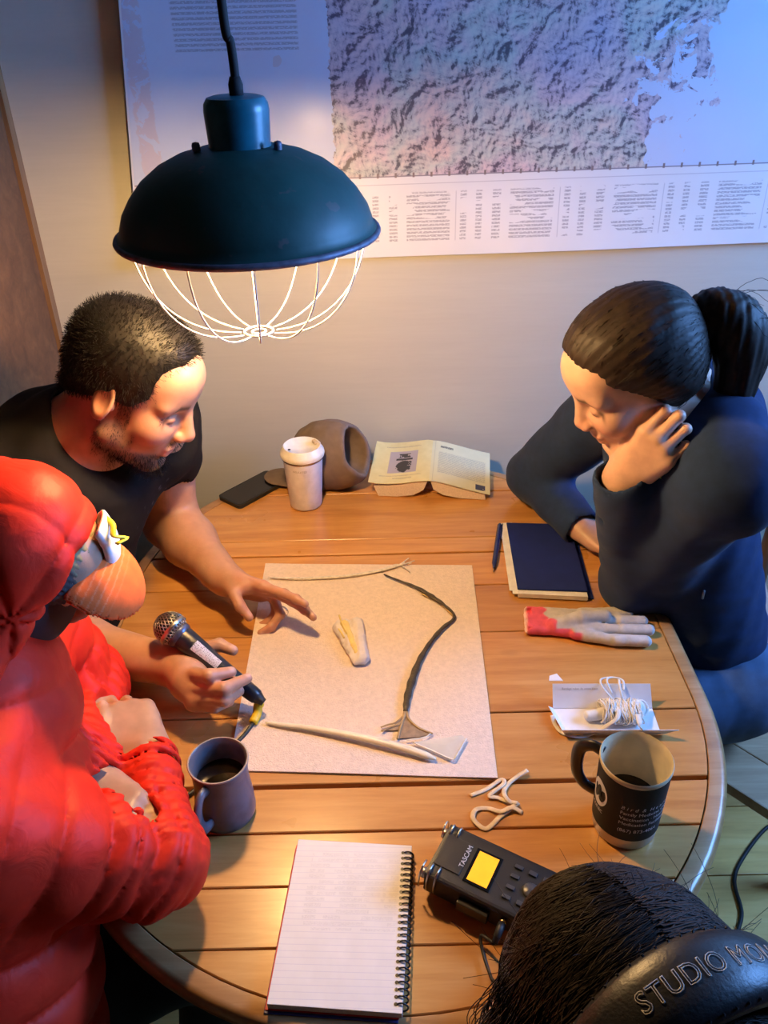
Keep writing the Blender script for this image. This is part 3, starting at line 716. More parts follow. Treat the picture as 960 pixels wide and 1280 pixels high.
# open paperback lying face down
def book():
    sf, sb = onz(536, 613, .772), onz(541, 557, .800)      # spine near / far
    ax = sb-sf; ax[2] = 0; L = np.linalg.norm(ax); L = 0.178; ax /= np.linalg.norm(ax)
    rt = np.cross(ax, [0, 0, 1.0]); rt /= np.linalg.norm(rt); base = sf*[1, 1, 0]+[0, 0, ZT]
    root = thing('open_paperback', 'cream paperback book lying open face down by the wall', 'book', base)
    M_COV, nt, b = nodes_mat('cream_cover'); uvn = nt.nodes.new('ShaderNodeUVMap'); uvn.uv_map = 'UVMap'
    sp = nt.nodes.new('ShaderNodeSeparateXYZ'); nt.links.new(uvn.outputs[0], sp.inputs[0]); U, V_ = sp.outputs[0], sp.outputs[1]
    def inr(v, a, b2): return math_(nt, 'MULTIPLY', math_(nt, 'GREATER_THAN', v, a), math_(nt, 'LESS_THAN', v, b2))
    def rect(u0, u1, v0, v1): return math_(nt, 'MULTIPLY', inr(U, u0, u1), inr(V_, v0, v1))
    c = ramp(nt, noise(nt, uvn.outputs[0], 6, 3), [(0.3, (0.74, 0.64, 0.28)), (0.7, (0.82, 0.72, 0.34))])
    c = mixc(nt, math_(nt, 'MULTIPLY', inr(U, 0.0, 1.2), 0.55), c, (0.70, 0.68, 0.46))          # back cover is greyer
    c = mixc(nt, rect(-0.72, -0.24, 0.24, 0.76), c, (0.46, 0.40, 0.38))
    wd = nt.nodes.new('ShaderNodeCombineXYZ'); nt.links.new(math_(nt, 'MULTIPLY', U, 9), wd.inputs[0]); nt.links.new(math_(nt, 'MULTIPLY', V_, 7), wd.inputs[1])
    nz = noise(nt, wd.outputs[0], 1.2, 3)
    du = math_(nt, 'MULTIPLY', math_(nt, 'ADD', U, 0.46), 5.2); dv = math_(nt, 'MULTIPLY', math_(nt, 'SUBTRACT', V_, 0.40), 5.0)
    rr = math_(nt, 'ADD', math_(nt, 'ADD', math_(nt, 'MULTIPLY', du, du), math_(nt, 'MULTIPLY', dv, dv)), math_(nt, 'MULTIPLY', math_(nt, 'SUBTRACT', nz, 0.5), 1.6))
    c = mixc(nt, math_(nt, 'MULTIPLY', math_(nt, 'LESS_THAN', rr, 0.42), rect(-0.72, -0.24, 0.24, 0.76)), c, (0.03, 0.03, 0.03))
    hat = rect(-0.60, -0.32, 0.54, 0.585); c = mixc(nt, hat, c, (0.03, 0.03, 0.03))
    hat = math_(nt, 'MULTIPLY', rect(-0.57, -0.36, 0.60, 0.70), math_(nt, 'GREATER_THAN', nz, 0.42)); c = mixc(nt, hat, c, (0.04, 0.04, 0.04))
    rows = math_(nt, 'LESS_THAN', math_(nt, 'FRACT', math_(nt, 'MULTIPLY', V_, 34)), 0.55)
    w2 = nt.nodes.new('ShaderNodeCombineXYZ'); nt.links.new(math_(nt, 'MULTIPLY', U, 60), w2.inputs[0]); nt.links.new(math_(nt, 'MULTIPLY', V_, 90), w2.inputs[1])
    words = math_(nt, 'GREATER_THAN', noise(nt, w2.outputs[0], 1.0, 2), 0.42)
    pr = math_(nt, 'MULTIPLY', math_(nt, 'MULTIPLY', rows, words), rect(0.12, 0.92, 0.22, 0.74)); c = mixc(nt, math_(nt, 'MULTIPLY', pr, 0.55), c, (0.25, 0.24, 0.20))
    c = mixc(nt, math_(nt, 'MULTIPLY', math_(nt, 'MULTIPLY', rect(0.14, 0.36, 0.84, 0.89), words), 0.85), c, (0.06, 0.06, 0.05))
    c = mixc(nt, math_(nt, 'MULTIPLY', rect(0.76, 0.92, 0.05, 0.17), math_(nt, 'GREATER_THAN', nz, 0.38)), c, (0.04, 0.05, 0.10))
    for v0, v1, u0, u1 in ((0.86, 0.885, -0.80, -0.2), (0.10, 0.13, -0.62, -0.3), (0.165, 0.185, -0.85, -0.15)):
        c = mixc(nt, math_(nt, 'MULTIPLY', math_(nt, 'MULTIPLY', rect(u0, u1, v0, v1), words), 0.45), c, (0.35, 0.28, 0.18))
    c = mixc(nt, math_(nt, 'MULTIPLY', inr(U, 0.045, 0.055), 0.4), c, (0.4, 0.36, 0.25))
    nt.links.new(c, b.inputs['Base Color']); b.inputs['Roughness'].default_value = 0.4
    W = 0.134
    # cover cross-section (distance from spine, height)
    def prof(side):
        q = [(0, .046), (.012, .0455), (.03, .043), (.06, .0375), (.09, .0345), (.115, .035), (W, .038)] if side < 0 else [(0, .046), (.012, .0455), (.03, .042), (.06, .034), (.09, .026), (.115, .020), (W, .016)]
        return q
    line = [(-x, z) for x, z in reversed(prof(-1))]+[(x, z) for x, z in prof(1)[1:]]
    G = [[base+rt*x+ax*(L*v)+np.array([0, 0, z+0.010*v*(1 if x < 0 else 0.8)]) for x, z in line] for v in np.linspace(0, 1, 8)]
    mb = MB().sheet(np.array(G), 0.0008); o = mb.build('cover', M_COV, root); me = o.data
    uv = me.uv_layers.new(name='UVMap')
    for l in me.loops:
        p = np.array(me.vertices[l.vertex_index].co)-base; uv.data[l.index].uv = (float(p@rt)/W, float(p@ax)/L)
    smooth_angle(o, 50)
    # page blocks curling down to the table on both sides
    M_PB = mat('page_block', (0.74, 0.64, 0.58), 0.75, nscale=400)
    for s, zt_, spread in ((-1, [(.004, .043), (.03, .039), (.06, .0325), (.09, .028), (.122, .0245)], 1), (1, [(.004, .043), (.03, .038), (.06, .029), (.09, .0205), (.122, .0135)], 1)):
        bot = [(.004, .040), (.012, .020), (.035, .006), (.07, .001), (.112, .0008)] if s < 0 else [(.004, .040), (.010, .022), (.032, .009), (.07, .002), (.125, .0006)]
        ring = [(x, z) for x, z in zt_]+[(x, z) for x, z in reversed(bot)]
        vs = []; K = len(ring)
        for v in (0.02, 0.98):
            for x, z in ring: vs.append(base+rt*(s*x)+ax*(L*v)+np.array([0, 0, z+(0.010*v*(1 if s < 0 else .8) if z > 0.0105 else 0)]))
        fs = [tuple(range(K)), tuple(range(2*K-1, K-1, -1))]+[(i, (i+1) % K, K+(i+1) % K, K+i) for i in range(K)]
        smooth_angle(MB().add(vs, fs).build('page_block', M_PB, root), 45)
book()
# white travel cup
c0 = onz(383, 630, TZ)+[0, 0.0, 0.0003]
cup = thing('travel_cup', 'white insulated travel cup with a white lid, in front of the grey cap', 'cup', c0)
CH = 0.118
smooth_angle(MB().lathe([(0, 0), (0.030, 0), (0.0335, 0.002), (0.035, 0.006), (0.0425, CH), (0.0405, CH), (0.036, 0.02), (0, 0.02)], c0, 48).build('body', mat('white_lacquer', (0.70, 0.68, 0.74), 0.3), cup), 40)
smooth_angle(MB().lathe([(0.0415, CH-0.001), (0.0440, CH), (0.0440, CH+0.004), (0.0415, CH+0.005)], c0, 48).build('steel_ring', mat('steel_band', (0.42, 0.38, 0.33), 0.25, 1.0), cup), 30)
lid = smooth_angle(MB().lathe([(0.040, CH+0.0045), (0.0462, CH+0.005), (0.0475, CH+0.010), (0.0462, CH+0.016), (0.0425, CH+0.019), (0.041, CH+0.026), (0.039, CH+0.028), (0.036, CH+0.0265), (0.030, CH+0.021), (0.0, CH+0.019)], c0, 48).build('lid', mat('white_plastic', (0.80, 0.76, 0.68), 0.35), cup), 40)
MB().lathe([(0, 0), (0.003, 0), (0.003, 0.0008), (0, 0.0008)], c0+[-0.025, -0.018, CH+0.0265], 10).build('vent_hole', M_GAP, lid)
MB().box(c0+np.array([0.027, 0.016, CH+0.0265]), (0.008, 0.014, 0.006), frame((0.8, 0.5, 0)), 0.001).build('sip_tab', mat('tan_plastic', (0.62, 0.45, 0.24), 0.4), lid)
me = text_mesh('INSULATED', 0.0062)
for v in me.vertices:
    a = -math.pi/2-0.1+v.co.x/0.043; rr = 0.0412+0.0006; v.co = Vector((c0[0]+rr*math.cos(a), c0[1]+rr*math.sin(a), c0[2]+CH-0.016+v.co.y))
link('lettering', me, mat('grey_print', (0.3, 0.28, 0.28), 0.5), cup)
# phone
def rrect(w_, h_, r, n=6):
    P = []
    for cx, cy, a0 in ((w_/2-r, h_/2-r, 0), (-w_/2+r, h_/2-r, 90), (-w_/2+r, -h_/2+r, 180), (w_/2-r, -h_/2+r, 270)):
        P += [(cx+r*math.cos(math.radians(a0+90*i/n)), cy+r*math.sin(math.radians(a0+90*i/n))) for i in range(n+1)]
    return P
def oriented(mb, o, R): mb.v = [tuple(np.array(o)+np.array(R)@np.array(v)) for v in mb.v]; return mb
pc = onz(317, 611, ZT+0.005); pd = onz(345, 594, ZT)-onz(282, 628, ZT); pc[2] = ZT
ph = thing('mobile_phone', 'black mobile phone lying on the table beside the white travel cup', 'phone', pc)
Rp = frame(pd*[1, 1, 0])
oriented(MB().prism(rrect(0.150, 0.074, 0.010), 0, 0.0085), pc, Rp).build('case', mat('black_rubber', (0.012, 0.012, 0.012), 0.55), ph)
oriented(MB().prism(rrect(0.143, 0.067, 0.008), 0.0086, 0.0090), pc, Rp).build('screen', mat('black_glass', (0.008, 0.008, 0.009), 0.12), ph)
# grey-brown cap leaning against the wall behind the cup
hc = onz(418, 606, TZ)
hcx, hcy = -0.085, 1.60
Rh = frame((0.80, -0.45, 0.28))        # x axis = out of the opening
ho = np.array([hcx-0.012, hcy+0.035, TZ+0.083])
M_HAT = vcol_mat('brown_cotton', 0.85, var=0.12, bmp=0.35, bscale=900)
ops = [('u', local(ell((-.02, 0, 0), (.105, .066, .082)), ho, Rh), .01), ('s', local(ell((.060, 0, .006), (.085, .040, .052)), ho, Rh), .012),
       ('i', local(lambda p: p[..., 0]-.052-0.08*np.abs(p[..., 2])+.006*np.sin(p[..., 1]*70), ho, Rh), .006),
       ('d', lambda p: 0.0022*wob(p, 60)-0.0015*np.exp(-((p@Rh[:, 1]-ho@Rh[:, 1])/.004)**2), 0),
       ('u', cap((-.235, 1.665, TZ+.012), (-.165, 1.650, TZ+.030), .040, .050, flat=((0.05, 0.0, 1), .14)), .012),
       ('i', lambda p: TZ+.0008-p[..., 2], .003)]
def hatcol(p): return np.tile(np.array([0.17, 0.125, 0.10], np.float32), (len(p), 1))
hat = sdf_obj('cap', ops, (-.36, 1.46, TZ-.01), (.12, 1.775, TZ+.2), .0028, M_HAT, None, hatcol, .01)
tag(hat, 'grey brown soft cap leaning by the wall behind the white travel cup', 'cap')
# stoneware mug
mo_ = onz(284, 1014, TZ)*[1, 1, 0]+[0, 0, ZT]
mug = thing('stoneware_mug', 'grey blue stoneware mug of coffee beside the red sleeve', 'mug', mo_)
def stone():
    m, nt, b = nodes_mat('stoneware'); v = coords(nt)
    c = ramp(nt, noise(nt, v, 30, 5), [(0.3, (0.075, 0.072, 0.085)), (0.55, (0.13, 0.125, 0.15)), (0.75, (0.17, 0.13, 0.11))])
    nt.links.new(c, b.inputs['Base Color']); b.inputs['Roughness'].default_value = 0.28; bump(nt, noise(nt, v, 60, 3), b, 0.12, 0.002); return m
M_STONE = stone()
smooth_angle(MB().lathe([(0, 0), (0.036, 0), (0.039, 0.003), (0.0405, 0.012), (0.0395, 0.035), (0.0365, 0.065), (0.0375, 0.088), (0.0395, 0.099), (0.0395, 0.1015), (0.0380, 0.1025), (0.0362, 0.1005), (0.0335, 0.085), (0.033, 0.055), (0.0355, 0.012), (0, 0.008)], mo_, 56).build('body', M_STONE, mug), 60)
smooth_angle(MB().tube([mo_+[0.0388*math.cos(t), 0.0388*math.sin(t), 0.1015] for t in np.linspace(0, 6.2832, 49)], 0.0014, 6, caps=False).build('rim', mat('worn_rim', (0.34, 0.28, 0.24), 0.35), mug), 60)
MB().lathe([(0, 0.068), (0.0329, 0.068)], mo_, 32).build('coffee', mat('black_coffee', (0.006, 0.004, 0.003), 0.08), mug)
hd = np.array([-0.30, -0.95, 0]); hd /= np.linalg.norm(hd)
P = spline([mo_+hd*.036+[0, 0, .086], mo_+hd*.052+[0, 0, .090], mo_+hd*.064+[0, 0, .074], mo_+hd*.064+[0, 0, .050], mo_+hd*.054+[0, 0, .032], mo_+hd*.039+[0, 0, .026]], 7)
MB().tube(P, 0.0082, 10, flat=0.55, up=np.cross(hd, [0, 0, 1])+[0, 0, 0.0]).build('handle', M_STONE, mug, True)
# tall dark mug with printed sleeve
bo = onz(779, 1030, TZ)*[1, 1, 0]+[0, 0, ZT]
bm_ = thing('printed_mug', 'tall black mug with white lettering and cream inside, near the rim of the table', 'mug', bo)
M_CREAM = mat('cream_glaze', (0.62, 0.52, 0.33), 0.3); M_BAND = mat('pale_steel', (0.45, 0.40, 0.36), 0.35, 0.6)
BH = 0.128
smooth_angle(MB().lathe([(0, 0), (0.036, 0), (0.0405, 0.002), (0.0415, 0.006), (0.0417, 0.020)], bo, 56).build('base_band', M_BAND, bm_), 40)
smooth_angle(MB().lathe([(0.0417, 0.020), (0.0432, 0.0215), (0.0448, BH-0.012), (0.0448, BH-0.006)], bo, 56).build('sleeve', mat('black_sleeve', (0.007, 0.007, 0.008), 0.6, spec=0.25, bmp=0.2, bscale=500), bm_), 40)
smooth_angle(MB().lathe([(0.0450, BH-0.007), (0.0458, BH-0.004), (0.0458, BH-0.0005), (0.0448, BH+0.001), (0.0432, BH-0.001), (0.0420, BH-0.012), (0.0385, 0.03), (0.037, 0.01), (0, 0.008)], bo, 56).build('inner_cup', M_CREAM, bm_), 50)
MB().lathe([(0, 0.052), (0.0394, 0.052)], bo, 40).build('coffee', mat('black_coffee', (0, 0, 0)), bm_)
hd = np.array([-0.80, 0.60, 0])
P = spline([bo+hd*.042+[0, 0, .112], bo+hd*.058+[0, 0, .114], bo+hd*.074+[0, 0, .098], bo+hd*.074+[0, 0, .060], bo+hd*.062+[0, 0, .040], bo+hd*.042+[0, 0, .036]], 7)
MB().tube(P, 0.009, 10, flat=0.6, up=np.cross(hd, [0, 0, 1])).build('handle', mat('black_plastic', (0.012, 0.012, 0.014), 0.3), bm_, True)
M_PRINT = mat('white_print', (0.62, 0.62, 0.66), 0.5)
def on_cyl(txt, size, z, ang, shear=0.0, align='LEFT'):
    me = text_mesh(txt, size, 0, align, shear)
    for v in me.vertices:
        a = ang+v.co.x/0.0448; zz = z+v.co.y; r = 0.0432+0.0016*(zz-0.0215)/(BH-0.0335)+0.0005
        v.co = Vector((bo[0]+r*math.cos(a), bo[1]+r*math.sin(a), bo[2]+zz))
    link('lettering', me, M_PRINT, bm_)
A0 = math.radians(-122)
for tx, sz, zz in (('B i r d  &  H e a l t h', .0085, .083), ('Family Medicine Clinic', .0082, .0735), ('Vaccination · Health &', .0082, .0640), ('Medication Facilities', .0082, .0545), ('(867) 873-4064', .0085, .041)):
    on_cyl(tx, sz, zz, A0, 0.2 if zz > .08 else 0.0)
# white round emblem on the sleeve, left of the lettering
vs = []; fs = []; ns = 36
for i in range(ns):
    t = 2*math.pi*i/ns
    for rr_ in (0.0, 1.0):
        a = math.radians(-168)+rr_*0.0165*math.cos(t)/0.0448; zz = 0.078+rr_*0.022*math.sin(t); r = 0.0432+0.0016*(zz-0.0215)/(BH-0.0335)+0.0004
        vs.append((bo[0]+r*math.cos(a), bo[1]+r*math.sin(a), bo[2]+zz))
fs = [(2*i, 2*i+1, 2*((i+1) % ns)+1) for i in range(ns)]
MB().add(vs, fs).build('emblem', M_PRINT, bm_)
for cx, cz, rx, rz in ((0.0, .081, .0045, .009), (-.006, .072, .004, .006), (.006, .071, .005, .005), (.001, .088, .003, .004)):
    vs = []
    for i in range(20):
        t = 2*math.pi*i/20; a = math.radians(-168)+(cx+rx*math.cos(t))/0.0448; zz = cz+rz*math.sin(t); r = 0.0432+0.0016*(zz-0.0215)/(BH-0.0335)+0.0008
        vs.append((bo[0]+r*math.cos(a), bo[1]+r*math.sin(a), bo[2]+zz))
    MB().add(vs, [tuple(range(20))]).build('emblem_figure', mat('black_sleeve', (0, 0, 0)), bm_)
on_cyl('CLINIC', .0075, .050, math.radians(-168), 0, 'CENTER')
# ---- microphone
ma = onz(213, 785, .868); mt = onz(322, 872, .785); md = (mt-ma); mL = np.linalg.norm(md); md /= mL
Rmic = np.stack([np.cross(np.cross(md, [0, 0, 1]), md), np.cross(md, [0, 0, 1]), md], 1); Rmic /= np.linalg.norm(Rmic, axis=0)
mic = thing('microphone', 'black handheld microphone with a silver grille and yellow taped cable, held over the table', 'microphone', ma)
M_STEEL = mat('grille_steel', (0.55, 0.52, 0.48), 0.28, 1.0); M_MIC = mat('mic_body', (0.010, 0.014, 0.026), 0.32)
GR = 0.0255
MB().lathe([(0.0, -GR+.002), (GR*.5, -GR*.84), (GR*.84, -GR*.5), (GR*.95, 0), (GR*.9, GR*.4), (GR*.78, GR*.75)], ma, 28, Rmic).build('grille_foam', mat('mic_foam', (0.03, 0.028, 0.028), 0.9), mic, True)
bmx = bmesh.new(); bmesh.ops.create_uvsphere(bmx, u_segments=34, v_segments=20, radius=GR)
vs = []; seg = []
for k in range(26):                      # two families of woven wires
    for sg in (1, -1):
        P = []
        for u in np.linspace(0.05, 0.90, 18):
            th_ = math.pi*u; a = 2*math.pi*k/26+sg*u*1.9; q = np.array([GR*math.sin(th_)*math.cos(a), GR*math.sin(th_)*math.sin(a), -GR*math.cos(th_)])
            if q[2] > GR*.62: continue
            P.append(ma+Rmic@q)
        seg.append(P)
bmx.free(); mb = MB()
for P in seg: mb.tube(P, 0.00062, 4)
g = mb.build('grille', M_STEEL, mic, True, fix=False)
MB().lathe([(GR+.0004, .002), (GR+.0014, .003), (GR+.0014, .008), (GR+.0004, .009)], ma, 36, Rmic).build('grille_band', M_STEEL, mic, True)
smooth_angle(MB().lathe([(0.0195, GR*.55), (0.0215, GR*.62), (0.0215, GR*.8), (0.019, GR*.95)], ma, 36, Rmic).build('collar', mat('mic_collar', (0.10, 0.12, 0.2), 0.3, 0.6), mic), 40)
smooth_angle(MB().lathe([(0.0185, GR*.9), (0.0190, GR*1.1), (0.0178, .05), (0.0150, .085), (0.0125, mL-.012), (0.0115, mL-.002), (0.010, mL), (0, mL)], ma, 36, Rmic).build('body', M_MIC, mic), 40)
# white sticker wrapped on the upper side
def micpt(s, a, dr=0.0004):
    r = np.interp(s, [GR*1.1, .05, .085, mL-.012], [.0190, .0178, .0150, .0125])+dr
    return ma+Rmic@np.array([r*math.cos(a), r*math.sin(a), s])
vs = [micpt(s, a) for s in np.linspace(.048, .098, 6) for a in np.linspace(-0.05, 0.95, 6)]
fs = [(i*6+j, (i+1)*6+j, (i+1)*6+j+1, i*6+j+1) for i in range(5) for j in range(5)]
def barcode():
    m, nt, b = nodes_mat('sticker'); v = coords(nt, (1, 1, 1))
    nt.links.new(ramp(nt, noise(nt, coords(nt, (900, 900, 60)), 1.0, 1), [(0.55, (0.62, 0.62, 0.70)), (0.60, (0.20, 0.20, 0.26))]), b.inputs['Base Color']); b.inputs['Roughness'].default_value = 0.5; return m
st = MB().add(vs, fs).build('sticker', barcode(), mic)
MB().lathe([(0.0105, mL-.001), (0.0068, mL+.008), (0.0060, mL+.012), (0, mL+.012)], ma, 20, Rmic).build('strain_relief', mat('black_rubber', (0, 0, 0)), mic, True)
e = mt+md*0.018
pth = [mt+md*.012, onz(323, 881, .772), onz(321, 893, .762), onz(312, 910, TZ+.006), onz(298, 926, ZT+.0040), onz(275, 945, ZT+.0036), onz(255, 975, ZT+.0036), onz(238, 992, ZT+.0036), onz(215, 1003, ZT+.0036), onz(190, 1010, ZT+.0036)]
P = spline(pth, 8)
MB().tube(P[4:22], 0.0072, 12).build('yellow_tape', mat('yellow_tape', (0.80, 0.55, 0.02), 0.4), mic, True)
MB().tube(P[8:], 0.0031, 8).build('cable', mat('black_rubber', (0, 0, 0)), mic, True)
# ---- audio recorder
ra, rb = onz(560, 1040, .792), onz(537, 1085, .792); rd_ = onz(660, 1083, .792)-ra
ex = rd_*[1, 1, 0]; ex /= np.linalg.norm(ex); ey = np.cross([0, 0, 1], ex)
RW, RL, RH = 0.080, 0.155, 0.036
rc = ((ra+rb)/2)*[1, 1, 0]+[0, 0, ZT+.006]+ex*(RL/2-.004)
Rr = np.stack([ex, ey, [0, 0, 1]], 1)
tilt = Matrix.Rotation(math.radians(3), 3, 'Y'); Rr = Rr@np.array(tilt)
rec = thing('audio_recorder', 'black portable audio recorder with a lit orange screen, beside the dark haired head', 'recorder', rc*[1, 1, 0]+[0, 0, ZT])
def L(x, y, z): return rc+Rr@np.array([x, y, z])
M_REC = mat('recorder_plastic', (0.014, 0.014, 0.014), 0.38, bmp=0.2, bscale=700); M_KEY = mat('recorder_keys', (0.05, 0.05, 0.05), 0.3)
MB().box(L(0, 0, RH/2), (RL, RW, RH), Rr, 0.004).build('body', M_REC, rec)
MB().box(L(0.02, 0, -.003), (RL*.6, RW*.7, .007), Rr, 0.001).build('foot_pad', M_REC, rec)
MB().box(L(-RL/2+.022, 0, RH+.0007), (.034, RW*.58, .0016), Rr, 0.0006).build('front_plate', M_REC, rec)
MB().box(L(-RL/2+.062, -.002, RH+.0006), (.034, .050, .0014), Rr, 0.0005).build('screen_bezel', mat('gloss_black', (0.006, 0.006, 0.006), 0.12), rec)
MB().box(L(-RL/2+.062, -.002, RH+.0016), (.026, .043, .0006), Rr).build('screen', mat('orange_screen', (0.9, 0.42, 0.02), 0.3, emit=((1.0, 0.42, 0.015), 0.85)), rec)
for s in (-1, 1):                     # microphone capsules in their cut-outs with steel guards
    MB().lathe([(0, 0), (.0062, 0), (.0068, .003), (.0068, .012), (0, .013)], L(-RL/2-.006, s*.031, RH*.62), 16, Rr@np.array(Matrix.Rotation(math.radians(90), 3, 'Y'))).build('capsule', M_STEEL, rec, True)
    for k in range(3):
        x = -RL/2-.004+.010*k
        P = [L(x, s*.024, RH+.001), L(x, s*.036, RH+.003), L(x, s*.0435, RH*.75), L(x, s*.0435, RH*.3)]
        MB().tube(spline(P, 4), 0.0012, 6).build('guard_bar', M_STEEL, rec, True)
for i, (x, y, dx, dy) in enumerate([(.022, .022, .010, .005), (.022, .008, .010, .005), (.022, -.008, .010, .005), (.022, -.022, .010, .005), (.040, .022, .010, .006), (.040, -.022, .010, .006), (.058, .020, .009, .009), (.058, -.020, .009, .009)]):
    MB().box(L(x, y, RH+.0012), (dx, dy, .0026), Rr, 0.0006).build('key', M_KEY, rec)
MB().lathe([(0, .003), (.009, .003), (.0105, .001), (.0105, 0)], L(.045, 0, RH), 20, Rr).build('jog_wheel', M_KEY, rec, True)
MB().lathe([(0, .002), (.002, .0015), (.002, 0)], L(.060, -.002, RH), 10, Rr).build('record_light', mat('red_led', (0.6, 0.0, 0.03), 0.3, emit=((1, 0.02, 0.08), 1.2)), rec, True)
MB().box(L(-.01, -RW/2-.004, RH*.42), (.04, .008, .016), Rr, 0.0015).build('side_switch', M_REC, rec)
me = text_mesh('TASCAM', 0.0085, 0.0001)
Rt = np.stack([Rr[:, 1], -Rr[:, 0], Rr[:, 2]], 1)
for v in me.vertices: v.co = Vector(L(-RL/2+.037, 0.004, RH+.0017)+Rt@np.array(v.co))
link('lettering', me, M_PRINT, rec)
# ---- white cardboard tray with string bundle
M_CARD = mat('white_card', (0.80, 0.79, 0.80), 0.55, var=0.04)
ta, tb = onz(691, 886, ZT), onz(815, 886, ZT); tx = (tb-ta); tl = np.linalg.norm(tx); tx /= tl; ty = np.cross([0, 0, 1], tx)
tray = thing('cardboard_tray', 'folded white card tray with small print, holding a bundle of white string', 'card tray', (ta+tb)/2)
def T(x, y, z): return ta+tx*x+ty*y+np.array([0, 0, z])
def card(name, pts, parent=tray):
    P = [T(*p) for p in pts]; n = np.cross(P[1]-P[0], P[-1]-P[0]); n /= np.linalg.norm(n); n = n*0.0009; k = len(P)
    return MB().add(P+[p+n for p in P], [tuple(range(k-1, -1, -1)), tuple(range(k, 2*k))]+[(i, (i+1) % k, k+(i+1) % k, k+i) for i in range(k)]).build(name, M_CARD, parent)
card('tray_base', [(0, 0, .0012), (tl, 0, .0012), (tl, -.052, .0012), (.014, -.052, .0012)])
card('tray_back', [(0, 0, .0015), (tl, 0, .0015), (tl-.002, .022, .032), (0, .022, .032)])
card('tray_lip', [(.010, -.0525, .0015), (tl+.004, -.0525, .0015), (tl+.022, -.060, .018), (.002, -.060, .018)])
card('end_flap', [(.0, .0, .0018), (.013, -.050, .0018), (.006, -.056, .010), (-.008, -.004, .010)])
card('corner_flap', [(-.004, .030, .030), (.018, .030, .030), (.010, .044, .032), (-.002, .040, .031)])
me = text_mesh('Bandage ruban de coton blanc', .0046, 0, 'LEFT'); Rb_ = np.stack([tx, (T(0, .022, .032)-T(0, 0, .0015))/np.linalg.norm(T(0, .022, .032)-T(0, 0, .0015)), np.cross(tx, T(0, .022, .032)-T(0, 0, .0015))/.037], 1)
for v in me.vertices: v.co = Vector(T(.014, .0170, .0262)+np.array([0, -.0008, .0006])+Rb_@np.array(v.co))
link('lettering', me, mat('grey_print', (0, 0, 0)), tray)
M_STR = mat('cotton_string', (0.78, 0.73, 0.64), 0.8, bmp=0.4, bscale=900)
bun = thing('string_bundle', 'wound bundle of white cotton string lying in the card tray', 'string', T(.10, -.02, .004))
rs = np.random.default_rng(11)
mb = MB()
bc = T(.098, -.018, .014)
for k in range(60):
    ph0 = rs.uniform(0, 6.28); ax_ = rs.normal(0, .007); off = rs.normal(0, .005, 3)
    P = [bc+tx*((k/59-.5)*.052+.004*math.sin(2*t+ph0))+ty*(.021+.002*math.sin(k))*math.cos(t)+np.array([0, 0, (.0115)*math.sin(t)])+off*[1, .3, .3] for t in np.linspace(0, 6.2832, 19)]
    mb.tube(P, 0.0011, 5, caps=False)
mb.build('winding', M_STR, bun, True, fix=False)
sdf_obj('core', [('u', cap(T(.050, -.024, .0095), T(.125, -.012, .014), .008, .0125), .01), ('d', lambda p: .0012*wob(p, 260), 0)], T(.08, -.02, .01)-.07, T(.08, -.02, .01)+.07, .002, mat('gauze', (0.78, 0.76, 0.70), 0.85), bun)
for k, pts in enumerate([[(.088, -.002, .024), (.075, .014, .034), (.078, .034, .030), (.095, .040, .028), (.105, .034, .030), (.102, .016, .035), (.104, -.002, .024)],
                         [(.090, .006, .026), (.084, .024, .036), (.094, .036, .032), (.110, .030, .032), (.108, .010, .030)],
                         [(.118, -.008, .020), (.134, -.004, .022), (.142, -.010, .014), (.136, -.022, .010), (.122, -.026, .012)]]):
    P = spline([T(*q) for q in pts], 6); MB().tube(P, 0.0019, 6, flat=0.5).build('loop', M_STR, bun, True)
P = spline([onz(773, 884, .775), onz(772, 897, .777), onz(760, 906, .770), onz(740, 917, ZT+.003), onz(722, 921, ZT+.002), onz(703, 916, ZT+.002), onz(694, 906, ZT+.004), onz(690, 894, ZT+.012)], 7)
MB().tube(P, 0.0034, 8, flat=0.25).build('loose_end', M_STR, bun, True)
P = spline([onz(797, 893, .777), onz(800, 905, .778), onz(802, 913, .765), onz(806, 925, ZT+.002)], 7)
MB().tube(P, 0.0042, 8, flat=0.25).build('loose_end', M_STR, bun, True)
# ---- strips of pale hide near the recorder
M_HIDE = mat('pale_hide', (0.78, 0.60, 0.38), 0.6, var=0.18, nscale=90)
def cpx(x, y): return 520+x/3.767, 940+y/3.767
hs = thing('hide_strip', 'tangled pale hide strips lying loose beside the corner of the foam sheet', 'hide strip', onz(625, 1000, TZ))
def strip(pts, wd, m=M_HIDE, name='strip', root=hs, z0=ZT+.0014, dz=.0012):
    P = np.array([onz(*cpx(x, y), z0+(dz*k if isinstance(dz, float) else dz[k])) for k, (x, y) in enumerate(pts)]); P = spline(P, 6)
    return MB().tube(P, wd, 8, flat=0.3).build(name, m, root, True)
strip([(255, 205), (330, 175), (400, 130), (412, 150), (345, 205), (385, 215), (430, 232), (478, 240)], .0032, dz=[0, .0, .001, .003, .002, .001, .002, .004])
strip([(525, 85), (470, 120), (430, 155), (414, 190), (432, 226), (470, 246)], .0034, dz=[.006, .002, .001, .003, .004, .001])
strip([(482, 238), (440, 270), (395, 305), (335, 360), (290, 340), (267, 305), (285, 270), (340, 266), (400, 280), (450, 262), (500, 285)], .0036, dz=[.003, .002, .0, .0, .001, .002, .001, .0, .003, .004, .0])
